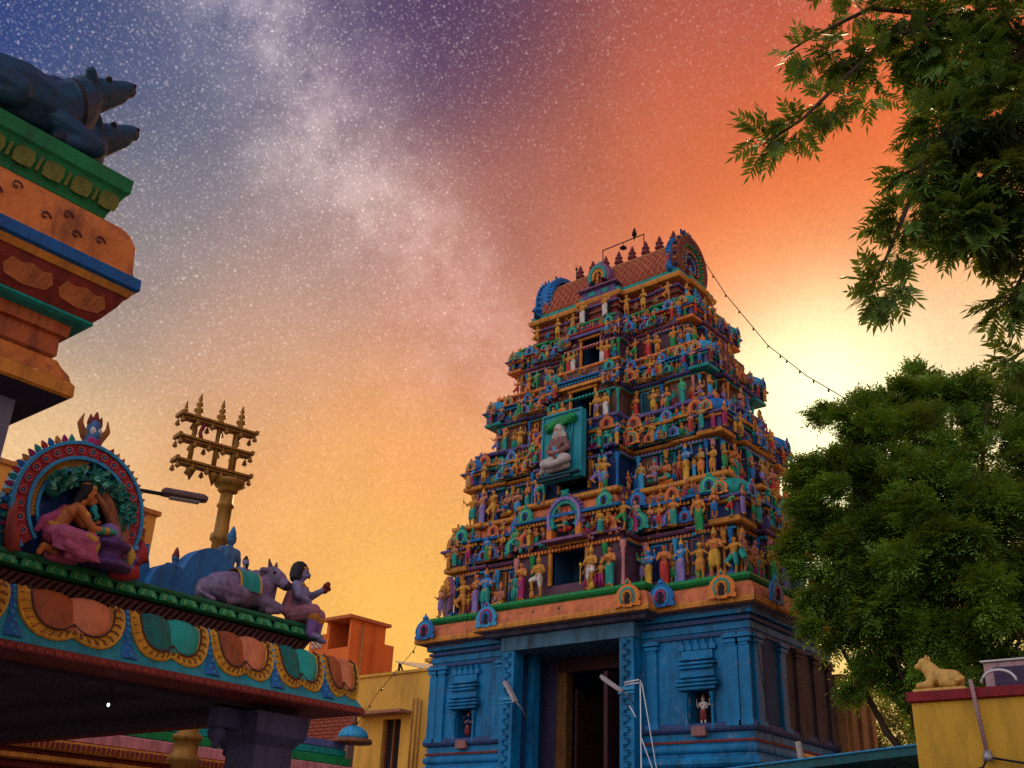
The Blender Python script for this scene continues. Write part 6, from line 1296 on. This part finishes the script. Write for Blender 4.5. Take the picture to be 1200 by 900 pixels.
# --- big tree behind the yellow wall
TR = thing('big_tree', 'large dense green tree standing between the tower and the yellow wall', 'tree', (-5.3, 15.8, 0))
CL = np.array([(-4.61,16.57,9.24,.55),(-5.21,16.18,8.93,.5),(-4.11,16.5,8.77,.5),(-3.75,16.89,8.9,.4),(-6.05,15.67,8.65,.5),(-5.64,15.61,8.15,.6),(-4.82,15.47,7.78,.7),(-4.15,15.66,7.56,.7),(-3.72,16.18,7.36,.6),(-6.5,15.49,7.71,.56),(-5.83,15.12,7.04,.65),(-5.02,14.98,6.72,.75),(-4.35,15.08,6.5,.75),(-3.84,15.53,6.16,.75),(-6.58,15.18,6.85,.55),(-6.09,14.9,6.22,.6),(-5.3,14.78,5.82,.75),(-4.66,14.89,5.51,.75),(-4.11,15.25,5.28,.75),(-6.42,14.93,5.76,.5),(-6.45,14.8,5.1,.34),(-6.01,14.83,5.29,.6),(-5.45,14.83,4.75,.62),(-4.83,15.04,4.61,.6),(-3.9,15.52,4.96,.6),(-6.2,14.85,4.79,.34),(-5.91,15.09,4.3,.35),(-5.49,15.35,4.01,.35),(-4.48,15.67,4.46,.5),(-3.36,16.26,6.78,.8),(-3.49,16.23,5.29,.8),(-3.34,16.67,8.28,.55),(-5.27,17,7.48,.9),(-6.47,16.58,6.84,.8),(-4.63,17.19,6.7,.9),(-5.77,16.63,5.63,.8),(-5.2,16.4,6.4,.9),(-4.3,16.6,5.6,.9),(-2.9,16.6,7.5,.8),(-2.8,16.4,6.0,.9)])
def crown(CL, per, ln, centre, flat=.75):
    B_, D_, Ln = [], [], []
    for x, y, z, r in CL:
        n = int(per*(r/.6)**2); sub = max(3, int(5*r/.5))
        # uneven tufts inside each clump
        tc_ = nrs.normal(size=(sub,3)); tc_ /= np.linalg.norm(tc_, axis=1, keepdims=True); tc_ *= r*nrs.uniform(.6,1.1,(sub,1)); tc_[:, 2] = tc_[:, 2]*.8
        which = nrs.randint(0, sub, n); off = nrs.normal(size=(n,3)); off /= np.linalg.norm(off, axis=1, keepdims=True); off *= (r*.39)*nrs.uniform(.2,1,(n,1))**.6; off[:, 2] *= .7
        p = np.array([x,y,z])+tc_[which]+off
        out = (tc_[which]*.8+off*1.6)/r+nrs.normal(size=(n,3))*.35+(np.array([x,y,z])-centre)*.12; out[:, 2] += .1
        B_.append(p); D_.append(out); Ln.append(nrs.uniform(.6,1.25,n)*ln)
    return np.concatenate(B_), np.concatenate(D_), np.concatenate(Ln)
CL[:, 0] += np.where(CL[:, 0] < -5.7, .22, .1)
CL = np.vstack([CL, [(-5.55,15.9,8.4,.42),(-6.1,15.5,7.8,.42),(-6.2,15.4,7.2,.5),(-4.5,16.2,8.3,.5),(-6.3,15.1,6.4,.5),(-4.95,16.6,9.35,.34),(-4.3,16.6,9.15,.3),(-5.45,16.2,9.05,.3),(-6.05,15.8,8.95,.3)]])
b_, d_, l_ = crown(CL, 860, .25, np.array([-4.9,16,6.4]))
V, Q = fronds(b_, d_, l_, 5, .34)
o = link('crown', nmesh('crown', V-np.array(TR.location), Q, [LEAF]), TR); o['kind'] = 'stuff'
tk = MB().tube([(0,0,0),(.05,.05,1.5),(.0,.1,3.2),(.1,.15,4.6)], [.32,.26,.22,.16], 12).build('trunk', BARK, TR)
for x, y, z, r in CL[::2]:
    p = Vector((x,y,z))-TR.location; s0 = Vector((.0,.1,rnd.uniform(2.8,4.4)))
    m_ = s0.lerp(p, .5)+Vector((0,0,-.3)); MB().tube([s0, m_, p], [.08,.05,.02], 6).build('limb', BARK, TR)
# --- lit bushes farther back in the gap
BT = thing('yellow_green_tree', 'sunlit yellow-green tree far behind in the gap beside the gateway', 'tree', (-8.5, 25, 0))
C2 = np.array([(-8.8+nrs.uniform(-1.6,1.8), 25+nrs.uniform(-1,1), nrs.uniform(2.2,5.6), .75) for _ in range(26)])
b_, d_, l_ = crown(C2, 170, .3, np.array([-8.6,25,3.8])); V, Q = fronds(b_, d_, l_, 4, .36)
o = link('crown', nmesh('crown', V-np.array(BT.location), Q, [LEAF3]), BT); o['kind'] = 'stuff'
MB().tube([(0,0,0),(.1,0,3.5)], [.2,.1], 8).build('trunk', BARK, BT)
# --- neem tree hanging in from the upper right
NT = thing('neem_tree', 'overhanging tree with feathery hanging leaf sprays at upper right', 'tree', (1.9, 7.4, 0))
def NB(mb, name): o = mb.build(name, BARK, NT); o.location = tuple(-v for v in NT.location); return o
NB(MB().tube([(1.9,7.4,0),(1.85,7.4,2),(1.6,7.3,4.5),(1.2,7.1,6.3),(.7,6.9,7.6)], [.28,.24,.2,.16,.12], 12), 'trunk')
BR_ = [([(.7,6.9,7.6),(-.19,6.6,7.52),(-.92,6.23,6.75),(-1.29,5.96,6.31),(-1.54,5.8,5.85)], .055),([(-.92,6.23,6.75),(-1.24,5.97,7.03),(-1.62,5.67,6.83),(-1.9,5.48,6.47),(-2.12,5.29,6.13),(-2.31,5.1,5.9)], .028),([(-1.24,5.97,7.03),(-1.7,5.65,7.13),(-2.05,5.42,6.89),(-2.19,5.37,6.81)], .02),
 ([(-1.29,5.96,6.31),(-1.54,5.8,5.85),(-1.67,5.66,5.43),(-1.8,5.62,5.14),(-1.9,5.48,4.84)], .024),([(-1.54,5.8,5.85),(-1.72,5.75,5.76),(-1.83,5.71,5.66)], .015),([(-.92,6.23,6.75),(-1.09,6.31,6.16),(-1.3,6.27,5.75),(-1.57,6.1,5.37)], .03),([(1.2,7.1,6.3),(-.2,6.5,6.1),(-.8,6.35,5.79),(-1.13,6.3,5.25),(-1.29,6.27,4.98),(-1.42,6.24,4.89)], .03),([(1.5,7.2,5),(-.2,6.5,5.3),(-.85,6.34,4.99),(-1.2,6.29,4.66),(-1.37,6.25,4.56)], .025)]
for p, r in BR_: NB(MB().tube(p, list(np.linspace(r, .006, len(p))), 7), 'branch')
BLOB = [(-1.3,5.96,6.61,.3,90),(-1.15,6.09,6.19,.33,120),(-1.16,6.19,5.65,.3,100),(-1.39,5.84,6.07,.22,60),(-1.21,6.08,7.1,.33,100),(-.97,6.33,6.99,.4,120),(-1.29,6.06,5.73,.26,80),(-1.57,5.79,5.76,.16,36),(-1.45,5.93,5.42,.2,50),(-1.3,6.17,5.4,.18,40),(-1.67,5.66,5.4,.13,26),(-1.48,5.81,6.75,.15,26),(-1.82,5.61,4.94,.14,26),(-1.75,5.63,5.14,.09,14),(-1.88,5.49,4.84,.1,16),(-2.28,5.11,5.93,.1,18),(-2.15,5.28,6.07,.12,22),(-1.98,5.4,6.28,.11,20),(-1.9,5.53,6.77,.15,30),(-2.09,5.41,6.78,.11,18),(-1.74,5.64,6.68,.15,30),(-1.81,5.61,7.09,.15,24),(-1.58,5.79,7.09,.16,30),(-1.77,5.63,6.4,.07,8),(-1.32,6.26,4.93,.12,18),(-1.33,6.26,4.55,.1,14),(-1.18,6.29,5.08,.14,16),(-.82,6.45,6.41,.5,90),(-1.01,6.42,5.27,.3,40),(-.56,6.48,7.66,.5,60),(-1.22,6.28,7.93,.4,60),(-1.92,5.79,7.7,.25,30)]+[(x, 6.6+.25*x, z, .55, 80) for x in (-.2,.5,1.2,1.9) for z in (5.5,6.4,7.3,8.1)]
def neem_frond():
    # one pinnate leaf about 1 long along +X, sickle leaflets hanging either side
    V, Q = [], []
    def quad(a): o = len(V); V.extend(a); Q.append((o, o+1, o+2, o+3))
    def strip(P, W, wv):
        for i in range(len(P)-1):
            a, b = P[i], P[i+1]; quad([a-wv*W[i], a+wv*W[i], b+wv*W[i+1], b-wv*W[i+1]])
    def stem(t): return Vector((t, .03*math.sin(t*3), -.22*t*t))
    for i in range(4): 
        a, b = stem(i/4), stem((i+1)/4); strip([a, b], [.008, .006], Vector((0,1,0)))
    n = 6
    for k in range(n):
        for sd in (-1, 1):
            t = .15+.8*(k+ (.15 if sd > 0 else 0))/n; c = stem(t); l = .46*(1-.5*abs(t-.45))*rnd.uniform(.85,1.1)
            ax = Vector((.42+.3*t+rnd.uniform(-.1,.1), sd*.85, -.28+rnd.uniform(-.15,.15))).normalized(); tip = Vector((.6,0,-.25))
            P = [c, c+ax*l*.33, c+ax*l*.68+tip*l*.05, c+ax*l+tip*l*.18]; wv = ax.cross(Vector((rnd.uniform(-.3,.3),rnd.uniform(-.3,.3),1))).normalized()
            strip(P, [.012, .058*l/.4, .048*l/.4, .003], wv)
    c = stem(.97); strip([c, c+Vector((.15,0,-.08)), c+Vector((.36,.02,-.2))], [.012,.05,.003], Vector((0,1,0)))
    return np.array([tuple(v) for v in V]), np.array(Q)
NF = [neem_frond() for _ in range(4)]; NM = [nmesh('leaf_spray', v, q, [LEAF2]) for v, q in NF]
allf = []
for x, y, z, r, n in BLOB:
    for _ in range(int(n*1.55*(.62 if x < -1.7 else 1.15))):
        o = np.array([nrs.normal(), nrs.normal(), nrs.normal()]); o /= np.linalg.norm(o); rad = nrs.random()**.5
        p = np.array([x,y,z])+o*r*rad*(.8 if x < -1.7 else .92); d = o*.8+np.array([-.15,-.1,-.35])+nrs.normal(size=3)*.3
        allf.append((p, d/np.linalg.norm(d), nrs.uniform(.12,.195), np.linalg.norm(p-np.array([0,0,1.6]))))
allf.sort(key=lambda t: (t[0][0] > -.95, t[3]))
sV, sQ, off = [], [], 0
for i, (p, d, s, _) in enumerate(allf):
    X = Vector(d); Zr = Vector((nrs.normal()*.5, nrs.normal()*.5, 1)); Yv = Zr.cross(X).normalized(); Zv = X.cross(Yv)
    R_ = Matrix((X, Yv, Zv)).transposed()
    k = i % 4
    if i < 300:
        o = link('leaf_spray', NM[k], NT); o.matrix_local = Matrix.Translation(Vector(p)-NT.location) @ R_.to_4x4() @ Matrix.Scale(s, 4)
    else:
        v, q = NF[k]; sV.append(v@(np.array(R_).T*s)+p-np.array(NT.location)); sQ.append(q+off); off += len(v)
o = link('foliage', nmesh('foliage', np.concatenate(sV), np.concatenate(sQ), [LEAF2]), NT); o['kind'] = 'stuff'
